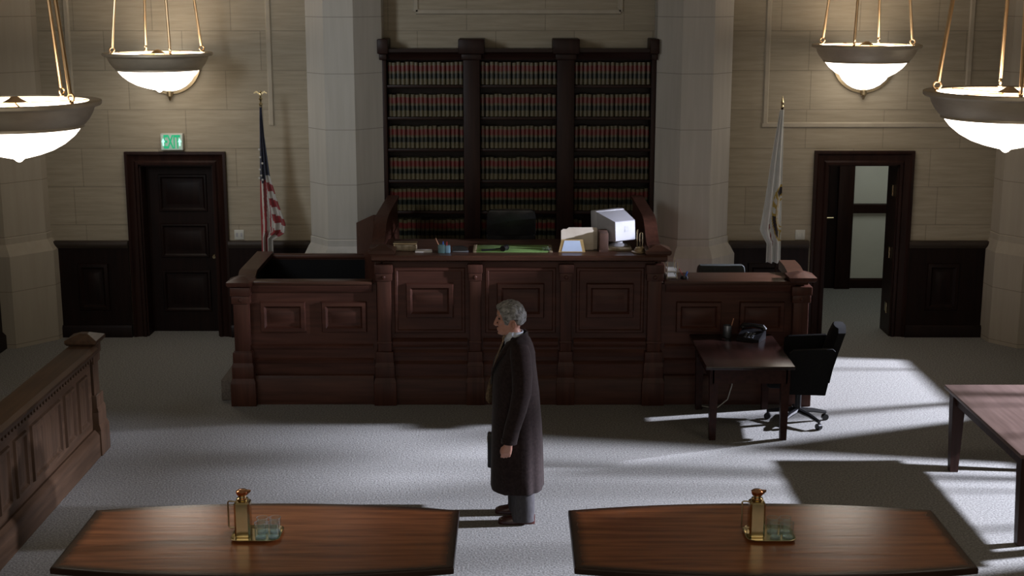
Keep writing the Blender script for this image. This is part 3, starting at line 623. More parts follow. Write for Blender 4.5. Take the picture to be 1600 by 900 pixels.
b = MB(); pr = [(FY + .08, 1.27), (FY + .2, 1.275), (FY + .28, 1.315), (FY + .38, 1.32), (15.22, 1.325)]
b.loft([[(-2.80, y, z - .03), (-2.62, y, z - .03), (-2.62, y, z + .015), (-2.80, y, z + .015)] for y, z in pr]); b.build('side_rail', M['benchtop'], wb)
b = MB(); b.box(-2.77, -1.46, 15.16, 15.22, .22, 1.28); b.box(-2.78, -1.46, 15.12, 15.24, 1.28, 1.315, .008); b.build('back_board', M['bench'], wb)
b = MB(); b.box(-2.69, -1.5, FY + .08, 15.15, .23, .26); b.box(-2.695, -2.68, FY + .08, 15.15, .26, 1.22); b.box(-2.69, -1.5, 15.13, 15.155, .26, 1.26); b.build('black_inner_faces', M['fabric'], wb)  # near-black faces over the floor, side and back of the box

# clerk station (right)
ck = thing('clerk_station', 'dark panelled clerk station with flat counter at right of judge bench', 'counter', (2.3, 14.3, 0))
b = MB(); b.box(1.505, 2.93, FY, FY + .06, 0, 1.25); b.box(2.90, 2.96, FY + .05, 14.62, .22, 1.25); b.build('front_board', M['bench'], ck)
for x0, x1 in ((1.66, 2.12), (2.30, 2.76)):
    p = MB(); p.panel(x0, x1, .75, 1.07, FY, [(0, 0), (.01, .03), (.045, .034), (.065, .006), (.085, .006), (.11, .018)]); p.build('raised_panel', M['bench'], ck)
p = MB(); p.prism([(FY, 1.17), (FY - .02, 1.17), (FY - .04, 1.21), (FY - .04, 1.25), (FY, 1.25)], 1.55, 2.85, 'x')
p.prism([(FY, .58), (FY - .02, .58), (FY - .025, .61), (FY, .63)], 1.55, 2.85, 'x'); p.prism([(FY, .43), (FY - .02, .43), (FY - .025, .46), (FY, .48)], 1.55, 2.85, 'x')
p.prism([(FY, 0), (FY - .05, 0), (FY - .05, .26), (FY - .03, .3), (FY, .31)], 1.55, 2.85, 'x'); p.build('moulding', M['bench'], ck)
b = MB(); b.box(1.53, 2.98, FY - .06, 14.3, 1.25, 1.29, .01); b.build('countertop', M['benchtop'], ck)
b = MB(); post(b, 2.91, FY, 1.27, .19); post_cap(b, 2.91, FY, 1.325, .21); b.build('corner_post', M['benchz'], ck)
b = MB(); pr = [(FY + .12, 1.30), (FY + .2, 1.302), (FY + .3, 1.318), (FY + .42, 1.338), (FY + .55, 1.342), (14.62, 1.342)]
b.loft([[(2.82, y, z - .08), (2.99, y, z - .08), (2.99, y, z + .015), (2.82, y, z + .015)] for y, z in pr]); b.build('side_rail', M['benchtop'], ck)

# ------------------------------------------------------------------ jury rail
jr = thing('jury_rail', 'brown panelled jury box rail with dentil moulding along the left', 'jury rail', (-3.85, 12.3, 0))
JX = -3.80; Y0, Y1 = 7.6, 12.25
b = MB(); b.box(JX - .1, JX, Y0, Y1, 0, .95); b.build('board', M['jury'], jr)
b = MB(); b.prism([(JX, 0), (JX + .06, 0), (JX + .06, .2), (JX + .045, .225), (JX + .02, .25), (JX, .25)], Y0, Y1, 'y'); b.build('baseboard', M['jury'], jr)
y = Y1 - .14; k = 0
while y > Y0 + .5:
    wdt = .28 if k % 3 != 2 else .74
    T = Matrix.Translation((JX, 0, 0)) @ Matrix.Rotation(PI / 2, 4, 'Z')   # local x -> world y, local -y -> world +x
    p = MB(); p.T = T; p.panel(y - wdt, y, .33, .80, 0, [(0, 0), (.01, .02), (.03, .022), (.045, .004), (.07, .004), (.09, .012)]); p.build('raised_panel', M['juryz'], jr)
    y -= wdt + .1; k += 1
y = Y1 - .03; d0 = None
while y > Y0:
    if d0 is None:
        b = MB(); b.box(JX, JX + .035, Y1 - .065, Y1 - .03, .89, .93, .003); d0 = b.build('dentil', M['jury'], jr)
    else:
        c = d0.copy(); COL.objects.link(c); c.parent = jr; c.location = (0, y - (Y1 - .03), 0)
    y -= .072
b = MB(); b.prism([(JX - .12, .93), (JX + .045, .93), (JX + .06, .96), (JX + .085, .985), (JX + .085, 1.005), (JX + .05, 1.03), (JX - .17, 1.03), (JX - .2, 1.005), (JX - .2, .985), (JX - .15, .95)], Y0, Y1, 'y'); b.build('cap_rail', M['jury'], jr)
b = MB(); post(b, -3.86, 12.35, 1.05, .2); b.build('end_post', M['juryz'], jr)
b = MB(); post_cap(b, -3.86, 12.35, 1.07, .22); b.build('post_cap', M['jury'], jr, smooth=8)


# ------------------------------------------------------------------ conference tables
def conf_table(cx, label):
    t = thing('conference_table', label, 'table', (0, 0, 0), 'conference tables')
    ha, yn, yf, bow = 1.215, -.48, .48, .13
    n = 24
    def outline(i):
        pts = []
        for k in range(n + 1):
            u = -1 + 2 * k / n; pts.append((u * (ha - i), yn + i - bow * (1 - u * u)))
        for k in range(n + 1):
            u = 1 - 2 * k / n; pts.append((u * (ha - i), yf - i + bow * (1 - u * u)))
        return pts
    b = MB()
    b.mi = 1
    b.loft([[(x, y, z) for x, y in outline(i)] for i, z in ((.03, .712), (.004, .716), (0, .722), (0, .75), (.004, .757), (.012, .76))], True, False)
    b.mi = 0; b.loft([[(x, y, z) for x, y in outline(i)] for i, z in ((.012, .76), (.03, .7605))], False, True)
    b.build('tabletop', [M['top'], M['topedge']], t, smooth=30)
    for sx in (-1, 1):
        b = MB(); x = sx * .78
        b.box(x - .06, x + .06, -.3, .3, .09, .71, .008); b.box(x - .08, x + .08, -.36, .36, 0, .09, .012); b.box(x - .08, x + .08, -.34, .34, .66, .712, .01); b.build('pedestal', M['topedge'], t)
    b = MB(); b.box(-.72, .72, -.02, .02, .2, .66); b.build('modesty_panel', M['topedge'], t)
    t.location = (cx, 8.41, 0)
    return t


t1 = conf_table(-1.565, 'left bow-sided walnut conference table in front, carrying a brass pitcher tray')
t2 = dup(t1, (1.59, 8.41, 0), 'right bow-sided walnut conference table in front, carrying a brass pitcher tray')

# tray, pitcher, tumblers
tr = thing('tray', 'brass tray under the pitcher on the left conference table', 'tray', (0, 0, 0), 'brass trays')
def rr(hx, hy, r, z, n=6):
    out = []
    for cx, cy, a0 in ((hx - r, hy - r, 0), (-hx + r, hy - r, 90), (-hx + r, -hy + r, 180), (hx - r, -hy + r, 270)):
        for k in range(n + 1):
            a = R(a0 + 90 * k / n); out.append((cx + r * math.cos(a), cy + r * math.sin(a), z))
    return out
b = MB(); b.loft([rr(.135, .115, .05, 0), rr(.152, .132, .06, .014), rr(.157, .137, .062, .016), rr(.152, .132, .06, .018), rr(.137, .117, .05, .005)], True, True); b.build('tray_body', M['brass'], tr)
pt = thing('water_pitcher', 'square brass water pitcher with copper lid on the left conference table', 'pitcher', (0, 0, 0), 'brass pitchers')
def chsq(h, c, z): return [(h, -h + c, z), (h, h - c, z), (h - c, h, z), (-h + c, h, z), (-h, h - c, z), (-h, -h + c, z), (-h + c, -h, z), (h - c, -h, z)]
b = MB(); b.loft([chsq(.045, .012, 0), chsq(.049, .012, .004), chsq(.049, .012, .222), chsq(.043, .014, .232), chsq(.03, .016, .238)]); b.build('body', M['brass'], pt, smooth=25)
b = MB(); b.lathe([(.03, .236), (.036, .243), (.036, .250), (.026, .256), (.025, .266)], seg=24); b.build('neck', M['brass'], pt)
b = MB(); b.lathe([(.026, .266), (.033, .272), (.038, .285), (.039, .296), (.03, .303), (.012, .306)], seg=24)
b.loft([[(.025, -.014, .27), (.025, .014, .27), (.03, .012, .302), (.03, -.012, .302)], [(.055, -.006, .292), (.055, .006, .292), (.056, .005, .302), (.056, -.005, .302)]]); b.build('lid', M['copper'], pt)
b = MB(); b.tube([(-.048, 0, .225), (-.085, 0, .228), (-.093, 0, .222), (-.092, 0, .06), (-.085, 0, .05), (-.048, 0, .052)], .0055, 8); b.build('handle', M['oldbrass'], pt)
gl = thing('tumbler', '', 'glass', (0, 0, 0), 'drinking glasses on the trays')
b = MB(); b.lathe([(.033, 0), (.0345, .004), (.0375, .10), (.037, .1015), (.0355, .10), (.0325, .014), (.001, .012)], seg=24); b.build('glass_body', M['glass'], gl)
TZ = .7605
GP = [(.030, -.055, 'front left'), (.110, -.05, 'front right'), (.028, .036, 'back left'), (.108, .04, 'back right')]
b = MB(); b.torus((0, 0, .1008), .0367, .0011, 'z', 28, 6); b.build('rim', M['glassglint'], gl)
b = MB(); b.torus((0, 0, .0035), .033, .0018, 'z', 28, 6); b.lathe([(.031, .003), (.031, .0105), (.001, .0115)], seg=24); b.build('base', M['glassglint'], gl)
for side, cx in (('left', -1.62), ('right', 1.635)):
    if side == 'left':
        tr.location = (cx, 8.44, TZ); pt.location = (cx - .085, 8.43, TZ + .005)
    else:
        dup(tr, (cx, 8.44, TZ), 'brass tray under the pitcher on the right conference table')
        dup(pt, (cx - .085, 8.43, TZ + .005), 'square brass water pitcher with copper lid on the right conference table')
    for gx, gy, w in GP:
        if side == 'left' and w == 'front left': o = gl; gl.location = (cx + gx, 8.44 + gy, TZ + .005)
        else: o = dup(gl, (cx + gx, 8.44 + gy, TZ + .005), '')
        o['label'] = 'clear glass tumbler, %s of four on the tray of the %s conference table' % (w, side)

# ------------------------------------------------------------------ side table at the right
st = thing('side_table', 'reddish wooden table with square legs standing at the right edge', 'table', (4.24, 10.95, 0))
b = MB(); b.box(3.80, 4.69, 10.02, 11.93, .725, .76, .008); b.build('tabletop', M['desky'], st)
b = MB(); b.box(3.87, 4.62, 10.10, 10.13, .62, .725); b.box(3.87, 4.62, 11.82, 11.85, .62, .725); b.box(3.86, 3.89, 10.1, 11.85, .62, .725); b.box(4.60, 4.63, 10.1, 11.85, .62, .725); b.build('apron', M['sideleg'], st)
for x in (3.89, 4.59):
    for y in (10.14, 11.82):
        b = MB(); b.loft([rectring(x - .035, x + .035, y - .035, y + .035, 0), rectring(x - .055, x + .055, y - .05, y + .05, .6), rectring(x - .055, x + .055, y - .05, y + .05, .725)]); b.build('leg', M['sideleg'], st)

# small desk by the clerk station
sd = thing('desk', 'small dark red wooden desk holding telephone and pencil cup', 'desk', (2.2, 13.2, 0))
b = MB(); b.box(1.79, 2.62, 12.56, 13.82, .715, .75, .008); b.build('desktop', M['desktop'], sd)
b = MB(); b.box(1.87, 2.57, 12.66, 12.685, .56, .715); b.box(1.87, 2.57, 13.72, 13.745, .56, .715); b.box(1.86, 1.885, 12.66, 13.74, .56, .715); b.box(2.555, 2.58, 12.66, 13.74, .56, .715); b.build('apron', M['desk'], sd)
for x in (1.887, 2.555):
    for y in (12.71, 13.70):
        b = MB(); b.loft([rectring(x - .03, x + .03, y - .03, y + .03, 0), rectring(x - .04, x + .04, y - .04, y + .04, .56), rectring(x - .04, x + .04, y - .04, y + .04, .715)]); b.build('leg', M['desk'], sd)

pc = thing('pencil_cup', 'round grey metal cup with one pencil on the small desk', 'cup', (2.155, 13.70, .75))
b = MB(); b.lathe([(.04, 0), (.042, .003), (.043, .118), (.042, .12), (.038, .118), (.037, .006)], (2.155, 13.70, .75), 24); b.build('cup_body', M['steel'], pc)
b = MB(); b.tube([(2.17, 13.70, .758), (2.215, 13.70, .94)], .005, 6); b.build('pencil', M['pencil'], pc)

tp = thing('telephone', 'black desk telephone with handset on the small desk', 'telephone', (2.38, 13.60, .75))
b = MB(); b.T = Matrix.Translation((2.38, 13.60, .75)) @ Matrix.Rotation(R(-28), 4, 'Z')
b.prism([(-.11, 0), (.11, 0), (.11, .085), (.04, .08), (-.11, .03)], -.115, .115, 'x'); b.build('phone_base', M['blk'], tp)
b = MB(); b.T = Matrix.Translation((2.38, 13.60, .75)) @ Matrix.Rotation(R(-28), 4, 'Z')
b.tube([(-.125, .06, .10), (-.1, .055, .125), (0, .05, .135), (.1, .055, .125), (.125, .06, .10)], [.02, .024, .016, .024, .02], 12)
b.ball((-.11, .055, .105), (.03, .028, .02)); b.ball((.11, .055, .105), (.03, .028, .02)); b.build('handset', M['blk'], tp)
b = MB(); b.T = Matrix.Translation((2.38, 13.60, .75)) @ Matrix.Rotation(R(-28), 4, 'Z')
for i in range(3):
    for j in range(4): b.box(-.05 + i * .035, -.025 + i * .035, -.09 + j * .026, -.072 + j * .026, .034 + j * .009, .043 + j * .009, .002)
b.build('keypad', M['steel'], tp)
b = MB(); b.tube([(2.30, 13.77, .70), (2.245, 13.79, .42), (2.235, 13.79, .22), (2.19, 13.76, .08), (2.08, 13.70, .012), (1.98, 13.74, .008), (1.92, 13.78, .008)], .0055, 8)
b.build('cord', M['wht'], tp)['label'] = 'white telephone cord'

# ------------------------------------------------------------------ chairs
oc = thing('office_chair', 'black swivel office chair on five-star base beside the small desk', 'chair', (0, 0, 0))
b = MB(); b.box(-.33, .25, -.26, .26, .40, .50, .04); b.build('seat', M['fabric'], oc)
b = MB()
b.loft([[(.20 + dx, y, z) for dx, y in ((-.03, -w), (.05, -w + .02), (.06, 0), (.05, w - .02), (-.03, w), (-.045, 0))] for dx0, w, z in ((0, .25, .5),)] if False else
       [[(xc + dx, y, z) for dx, y in ((-.035, -w), (.035, -w * .96), (.05, 0), (.035, w * .96), (-.035, w), (-.055, w * .5), (-.06, 0), (-.055, -w * .5))]
        for xc, w, z in ((.23, .24, .47), (.25, .26, .6), (.29, .265, .75), (.33, .26, .88), (.36, .23, .96), (.37, .15, .99))]); b.build('backrest', M['fabric'], oc)
for s in (-1, 1):
    b = MB(); y = s * .29; b.prism([(-.14, .37), (.22, .37), (.30, .80), (.27, .825), (-.09, .80), (-.13, .77)], y - .03, y + .03, 'y'); b.build('side_arm', M['fabric'], oc)
b = MB(); b.lathe([(.03, .1), (.03, .3), (.05, .31), (.05, .34), (.12, .36), (.12, .40)], seg=20); b.build('column', M['blk'], oc)
for k in range(5):
    a = R(20 + 72 * k); c, s = math.cos(a), math.sin(a)
    b = MB(); b.tube([(.02 * c, .02 * s, .125), (.16 * c, .16 * s, .112), (.30 * c, .30 * s, .082)], [.034, .028, .02], 8, .8); ob = b.build('base_leg', M['blk'], oc)
    b = MB(); b.tube([(.295 * c - .02 * s, .295 * s + .02 * c, .032), (.295 * c + .02 * s, .295 * s - .02 * c, .032)], .032, 14); b.tube([(.295 * c, .295 * s, .05), (.295 * c, .295 * s, .09)], .01, 8); b.build('caster', M['blk'], ob)
oc.location = (2.80, 13.25, 0); oc.rotation_euler.z = R(-6)

jc = thing('judge_chair', 'high-backed black leather chair behind the judge bench', 'chair', (-.01, 15.05, .6))
b = MB(); c = (-.01, 15.05)
b.box(c[0] - .27, c[0] + .27, c[1] - .22, c[1] + .33, 1.0, 1.13, .04); b.build('seat', M['leather'], jc)
b = MB()
b.loft([rr_ for rr_ in [[(c[0] + x * w, c[1] - .25 + yo + y, z) for x, y in ((-1, .0), (-.97, -.045), (-.5, -.065), (0, -.07), (.5, -.065), (.97, -.045), (1, .0), (.97, .045), (.5, .06), (0, .065), (-.5, .06), (-.97, .045))]
     for z, w, yo in ((1.05, .25, .06), (1.2, .262, .02), (1.45, .265, -.01), (1.6, .262, -.03), (1.607, .245, -.032), (1.62, .262, -.034), (1.78, .262, -.05), (1.855, .25, -.06), (1.875, .225, -.06))]]); b.build('backrest', M['leather'], jc, smooth=40)
for s in (-1, 1):
    b = MB(); x = c[0] + s * .30; b.box(x - .035, x + .035, c[1] - .2, c[1] + .25, 1.28, 1.33, .02); b.box(x - .02, x + .02, c[1] - .02, c[1] + .05, 1.06, 1.29, .01); b.build('armrest', M['leather'], jc)
b = MB(); b.lathe([(.035, .72), (.035, .98), (.12, 1.0)], (c[0], c[1], 0), 16); b.build('column', M['blk'], jc)
for k in range(5):
    a = R(72 * k + 10); b = MB(); b.tube([(c[0], c[1], .73), (c[0] + .3 * math.cos(a), c[1] + .3 * math.sin(a), .66)], [.035, .02], 8); b.ball((c[0] + .3 * math.cos(a), c[1] + .3 * math.sin(a), .63), .03, 10, 8); b.build('base_leg', M['blk'], jc)

cc = thing('clerk_chair', 'low dark grey-green upholstered chair behind the clerk station', 'chair', (2.23, 14.75, .22)); c = (2.23, 14.75)
b = MB(); b.loft([[(c[0] + x * w, c[1] + y, z) for x, y in ((-1, 0), (-.96, -.045), (0, -.06), (.96, -.045), (1, 0), (.96, .04), (0, .05), (-.96, .04))] for z, w in ((.75, .24), (.85, .255), (1.22, .258), (1.262, .25), (1.28, .23))]); b.build('backrest', M['grnfab'], cc, smooth=40)
b = MB(); b.box(c[0] - .25, c[0] + .25, c[1] + .03, c[1] + .5, .66, .76, .03); b.build('seat', M['grnfab'], cc)
b = MB(); b.lathe([(.03, .3), (.03, .62), (.1, .66)], (c[0], c[1] + .26, 0), 16); b.build('column', M['blk'], cc)
for k in range(5):
    a = R(72 * k + 10); x, y = c[0], c[1] + .26; b = MB(); b.tube([(x, y, .33), (x + .27 * math.cos(a), y + .27 * math.sin(a), .27)], [.03, .02], 8); b.ball((x + .27 * math.cos(a), y + .27 * math.sin(a), .248), .028, 10, 8); b.build('base_leg', M['blk'], cc)

# ------------------------------------------------------------------ things on the bench
BZ = 1.56
o = thing('desk_box', 'low aged brass desk box at the left end of the judge bench', 'box', (-1.09, 14.1, BZ))
b = MB(); b.box(-1.20, -.97, 14.05, 14.17, BZ, BZ + .065, .006); b.build('box_body', M['tan'], o)
b = MB(); b.box(-1.205, -.965, 14.045, 14.175, BZ + .065, BZ + .08, .005); b.ball((-1.19, 14.05, BZ + .055), .014, 10, 8); b.ball((-.98, 14.05, BZ + .055), .01, 10, 8); b.build('lid', M['oldbrass'], o)
b = MB(); b.T = Matrix.Translation((-.895, 14.02, BZ)) @ Matrix.Rotation(R(4), 4, 'Z'); b.box(-.085, .085, -.06, .06, 0, .012, .002); tag(b.build('notepad', M['paper']), 'thin white notepad lying beside the brass desk box', 'notepad')
o = thing('pencil_cup', 'square teal pen holder with pens on the judge bench', 'pen holder', (-.7, 13.95, BZ))
b = MB(); b.box(-.745, -.675, 13.92, 13.99, BZ, BZ + .085, .006); b.build('holder_body', M['teal'], o)
b = MB(); b.box(-.672, -.622, 13.925, 13.985, BZ, BZ + .075, .006); b.build('side_pocket', M['blueplast'], o)
b = MB(); b.tube([(-.725, 13.955, BZ + .05), (-.765, 13.955, BZ + .14)], .005, 6); b.ball((-.766, 13.955, BZ + .143), .007, 8, 6); b.build('pencil', M['pencil'], o)
b = MB(); b.tube([(-.695, 13.955, BZ + .05), (-.693, 13.955, BZ + .115)], .006, 6); b.build('blue_pen', M['blue'], o)
b = MB(); b.tube([(-.662, 13.955, BZ + .04), (-.655, 13.955, BZ + .112)], .006, 6); b.build('red_pen', M['red'], o)
o = thing('stapler', 'black stapler on the judge bench right of the teal pen holder', 'stapler', (-.52, 14.0, BZ))
b = MB(); b.box(-.60, -.44, 13.97, 14.02, BZ, BZ + .014, .004); b.build('base', M['steel'], o)
b = MB(); b.prism([(-.60, BZ + .014), (-.45, BZ + .02), (-.445, BZ + .04), (-.5, BZ + .065), (-.60, BZ + .06)], 13.975, 14.015, 'y'); b.build('arm', M['blk'], o)
o = thing('blotter', 'flat green desk blotter in front of the judge chair', 'blotter', (0, 14.17, BZ))
b = MB(); b.box(-.385, .40, 13.97, 14.35, BZ, BZ + .008, .002); b.build('pad', M['green'], o)
b = MB(); b.box(-.395, -.36, 13.965, 14.355, BZ, BZ + .011, .002); b.box(.375, .41, 13.965, 14.355, BZ, BZ + .011, .002); b.build('end_strip', M['tan'], o)
o = thing('gavel', 'dark wooden gavel lying on the green blotter', 'gavel', (-.16, 14.02, BZ + .008))
b = MB(); b.tube([(-.085, 14.0, BZ + .036), (-.065, 14.04, BZ + .036)], [.028, .028], 14); b.tube([(-.095, 13.98, BZ + .036), (-.088, 13.995, BZ + .036)], .03, 14); b.tube([(-.062, 14.045, BZ + .036), (-.055, 14.06, BZ + .036)], .03, 14); b.build('head', M['blk'], o)
b = MB(); b.tube([(-.08, 14.02, BZ + .036), (-.2, 14.0, BZ + .024), (-.31, 13.985, BZ + .02)], [.008, .009, .012], 8); b.build('handle', M['blk'], o)
b = MB(); b.lathe([(.03, 0), (.04, .006), (.045, .03), (.042, .03), (.035, .009)], (.35, 14.02, BZ + .011), 20); tag(b.build('glass_dish', M['glass']), 'small clear glass dish on the right end of the green blotter', 'dish')
o = thing('picture_frame', 'small gilt easel picture frame with pale blue picture on the judge bench', 'picture frame', (.6, 14.0, BZ))
T = Matrix.Translation((.605, 13.98, BZ)) @ Matrix.Rotation(R(-16), 4, 'X')
b = MB(); b.T = T; b.loft([[(-.135, 0, 0), (.135, 0, 0), (.112, 0, .13), (-.105, 0, .13)], [(-.135, .012, 0), (.135, .012, 0), (.112, .012, .13), (-.105, .012, .13)]]); b.build('frame', M['gold'], o)
b = MB(); b.T = T; b.loft([[(-.105, -.004, .008), (.105, -.004, .008), (.08, -.004, .118), (-.075, -.004, .118)], [(-.105, .006, .008), (.105, .006, .008), (.08, .006, .118), (-.075, .006, .118)]]); b.build('picture', M['bluewht'], o)
b = MB(); b.T = T; b.prism([(.012, .1), (.03, .0), (.075, -.022), (.02, .1)], -.02, .02, 'x'); b.build('easel_back', M['kraft'], o)
for i, (x0, x1, y, h, l) in enumerate(((.50, .83, 14.10, .215, 'cream file folder standing behind the gilt picture frame'), (.56, .87, 14.14, .225, 'rear cream file folder standing in front of the brown folder'))):
    b = MB(); b.T = Matrix.Translation((0, y, BZ)) @ Matrix.Rotation(R(-6), 4, 'X') @ Matrix.Rotation(R(0), 4, 'Z')
    b.loft([[(x0, 0, .002), (x1, 0, .002), (x1, 0, h - .012), (x1 - .012, 0, h), (x0 + .02, 0, h), (x0, 0, h - .015)], [(x0, .012, .002), (x1, .012, .002), (x1, .012, h - .012), (x1 - .012, .012, h), (x0 + .02, .012, h), (x0, .012, h - .015)]])
    tag(b.build('file_folder', M['manila']), l, 'folder', 'cream file folders')
b = MB(); b.T = Matrix.Translation((.92, 14.06, BZ)) @ Matrix.Rotation(R(3), 4, 'Z')
for i in range(5): b.box(-.04, .05, -.06 + i * .034, -.03 + i * .034, 0, .19 + .004 * i, .003)
b.box(-.042, .052, -.062, .108, 0, .02)
tag(b.build('expanding_file', M['kraft']), 'brown expanding file standing beside the computer monitor', 'file')
o = thing('computer_monitor', 'white tube computer monitor turned away on the judge bench', 'monitor', (1.05, 14.3, BZ))
T = Matrix.Translation((1.085, 14.26, BZ + .052)) @ Matrix.Rotation(R(30), 4, 'Z') @ Matrix.Rotation(R(-4), 4, 'X')
b = MB(); b.T = T; b.box(-.18, .18, .12, .22, .01, .33, .012); b.build('front_bezel', M['beige'], o)
b = MB(); b.T = T
b.loft([[(-.168, .12, .02), (.168, .12, .02), (.168, .12, .318), (-.168, .12, .318)], [(-.16, .06, .025), (.16, .06, .025), (.16, .06, .30), (-.16, .06, .30)], [(-.125, -.14, .03), (.125, -.14, .03), (.125, -.14, .232), (-.125, -.14, .232)], [(-.12, -.146, .036), (.12, -.146, .036), (.12, -.146, .226), (-.12, -.146, .226)]]); hs = b.build('rear_housing', M['beige'], o, smooth=20)
b = MB(); b.T = T
for i in range(6): b.box(-.01 + .005 * (i % 2), .045, -.150, -.146, .12 + i * .010, .125 + i * .010)
b.build('vent', M['vent'], hs)
b = MB(); b.lathe([(.1, .026), (.09, .04), (.05, .055), (.05, .075)], (1.09, 14.25, BZ), 24); b.build('swivel_foot', M['beige'], o)
b = MB(); b.box(.945, 1.215, 14.06, 14.38, BZ, BZ + .026, .004); tag(b.build('monitor_board', M['tan']), 'flat tan wooden board under the computer monitor', 'board')
o = thing('brass_stand', 'small brass arched desk stand with round base right of the monitor', 'desk stand', (1.28, 13.97, BZ))
b = MB(); b.lathe([(.085, 0), (.088, .006), (.085, .012), (.06, .016), (.055, .03), (.045, .05), (.02, .055)], (1.29, 13.98, BZ), 28); b.build('base', M['oldbrass'], o)
b = MB(); b.tube([(1.262, 13.98, BZ + .05), (1.262, 13.98, BZ + .2), (1.265, 13.98, BZ + .225), (1.272, 13.98, BZ + .232)], .007, 8); b.tube([(1.29, 13.98, BZ + .05), (1.29, 13.98, BZ + .19), (1.297, 13.98, BZ + .2), (1.308, 13.98, BZ + .2), (1.315, 13.98, BZ + .19), (1.315, 13.98, BZ + .05)], .005, 8); b.build('arch', M['brass'], o)

# things on the clerk station
CZ = 1.29
o = thing('letter_tray', 'stacked clear letter trays on the clerk station beside the bench', 'letter tray', (1.62, 14.1, CZ))
for z in (0, .06, .12): b = MB(); b.box(1.565, 1.675, 13.96, 14.22, CZ + z, CZ + z + .006); b.box(1.565, 1.57, 13.96, 14.22, CZ + z, CZ + z + .03); b.box(1.67, 1.675, 13.96, 14.22, CZ + z, CZ + z + .03); b.build('tray_level', M['glass'], o)
b = MB()
for x in (1.57, 1.67):
    for y in (13.965, 14.215): b.tube([(x, y, CZ), (x, y, CZ + .17)], .004, 6)
b.build('support', M['oldbrass'], o)
for z in (.007, .067): b = MB(); b.box(1.58, 1.66, 13.98, 14.2, CZ + z, CZ + z + .012); b.build('paper', M['paper'], o)
o = thing('pen_stand', 'low black pen stand with a blue pen on the clerk station', 'pen stand', (1.74, 13.97, CZ))
b = MB(); b.lathe([(.04, 0), (.042, .006), (.038, .03), (.03, .032)], (1.745, 13.97, CZ), 20); b.build('base', M['blk'], o)
b = MB(); b.tube([(1.76, 13.97, CZ + .03), (1.775, 13.97, CZ + .075)], .008, 6); b.build('blue_pen', M['blue'], o)
b = MB(); b.tube([(1.735, 13.97, CZ + .03), (1.695, 13.97, CZ + .095)], .0045, 6); b.ball((1.694, 13.97, CZ + .098), .007, 8, 6); b.build('red_pencil', M['red'], o)

# ------------------------------------------------------------------ wall fittings
o = thing('exit_sign', 'lit green and white exit sign above the closed left door', 'sign', (-4.03, YB, 2.385))
b = MB(); b.box(-4.165, -3.90, YB - .075, YB, 2.285, 2.485, .008); b.build('housing', M['wht'], o)
b = MB(); b.box(-4.155, -3.91, YB - .079, YB - .074, 2.295, 2.470); b.build('lit_face', M['exitface'], o)
cu = bpy.data.curves.new('exit_letters', 'FONT'); cu.body = 'EXIT'; cu.size = .185; cu.align_x = 'CENTER'; cu.align_y = 'CENTER'; cu.extrude = .002; cu.offset = .004
cu.space_character = .92
to = bpy.data.objects.new('letters', cu); COL.objects.link(to); to.parent = o; to.location = (0.0, -.081, -.004); to.rotation_euler = (PI / 2, 0, 0); to.scale = (.56, 1.2, 1); cu.materials.append(M['exitgrn'])
lm_ = bpy.data.meshes.new_from_object(to.evaluated_get(bpy.context.evaluated_depsgraph_get())); bpy.data.objects.remove(to)
to = bpy.data.objects.new('letters', lm_); COL.objects.link(to); to.parent = o; to.location = (0.0, -.081, -.004); to.rotation_euler = (PI / 2, 0, 0); to.scale = (.56, 1.2, 1)
for s in (-1, 1):
    b = MB(); x = -4.033 + s * .097; y = YB - .084
    pl = [(x - .022, 2.385), (x, 2.43), (x + .022, 2.385), (x + .009, 2.385), (x + .009, 2.34), (x - .009, 2.34), (x - .009, 2.385)]
    b.prism(pl, y, y + .004, 'y'); b.build('arrow', M['exitarr'], o)
for nm, lab, cat, x, n in (('wall_outlet', 'cream double wall plate between closed door and striped flag', 'wall plate', -3.29, 2), ('light_switch', 'cream double switch plate between white banner and open doorway', 'light switch', 3.475, 2)):
    o = thing(nm, lab, cat, (x, YB, 1.26))
    b = MB(); b.box(x - .058, x + .058, YB - .01, YB, 1.20, 1.32, .004); b.build('plate', M['wht'], o)
    for k in (-1, 1): b = MB(); b.box(x + k * .027 - .012, x + k * .027 + .012, YB - .014, YB - .008, 1.235, 1.285, .002); b.build('socket' if nm == 'wall_outlet' else 'toggle', M['vent'] if nm == 'wall_outlet' else M['wht'], o)


# ------------------------------------------------------------------ flags
def draped(name, prof, ncol, nrow, matfn, fold, mats, parent, cy):
    """prof(v) -> (x left, x right, z) for v 0..1; fold(u,v) -> y offset"""
    vs = []; fs = []; ms = []
    for i in range(nrow + 1):
        v = i / nrow
        for j in range(ncol + 1):
            u = j / ncol; xl, xr, z = prof(u, v); vs.append((xl + (xr - xl) * u, cy + fold(u, v), z))
    n = ncol + 1; b = MB()
    b.v = [Vector(p) for p in vs]
    for i in range(nrow):
        for j in range(ncol):
            b.f.append([i * n + j, i * n + j + 1, (i + 1) * n + j + 1, (i + 1) * n + j]); u = (j + .5) / ncol; v = (i + .5) / nrow
            xl, xr, z = prof(u, v); b.m.append(matfn(u, v, xl + (xr - xl) * u, z))
    o = b.build(name, mats, parent, smooth=80)
    sm = o.modifiers.new('thickness', 'SOLIDIFY'); sm.thickness = .004
    return o


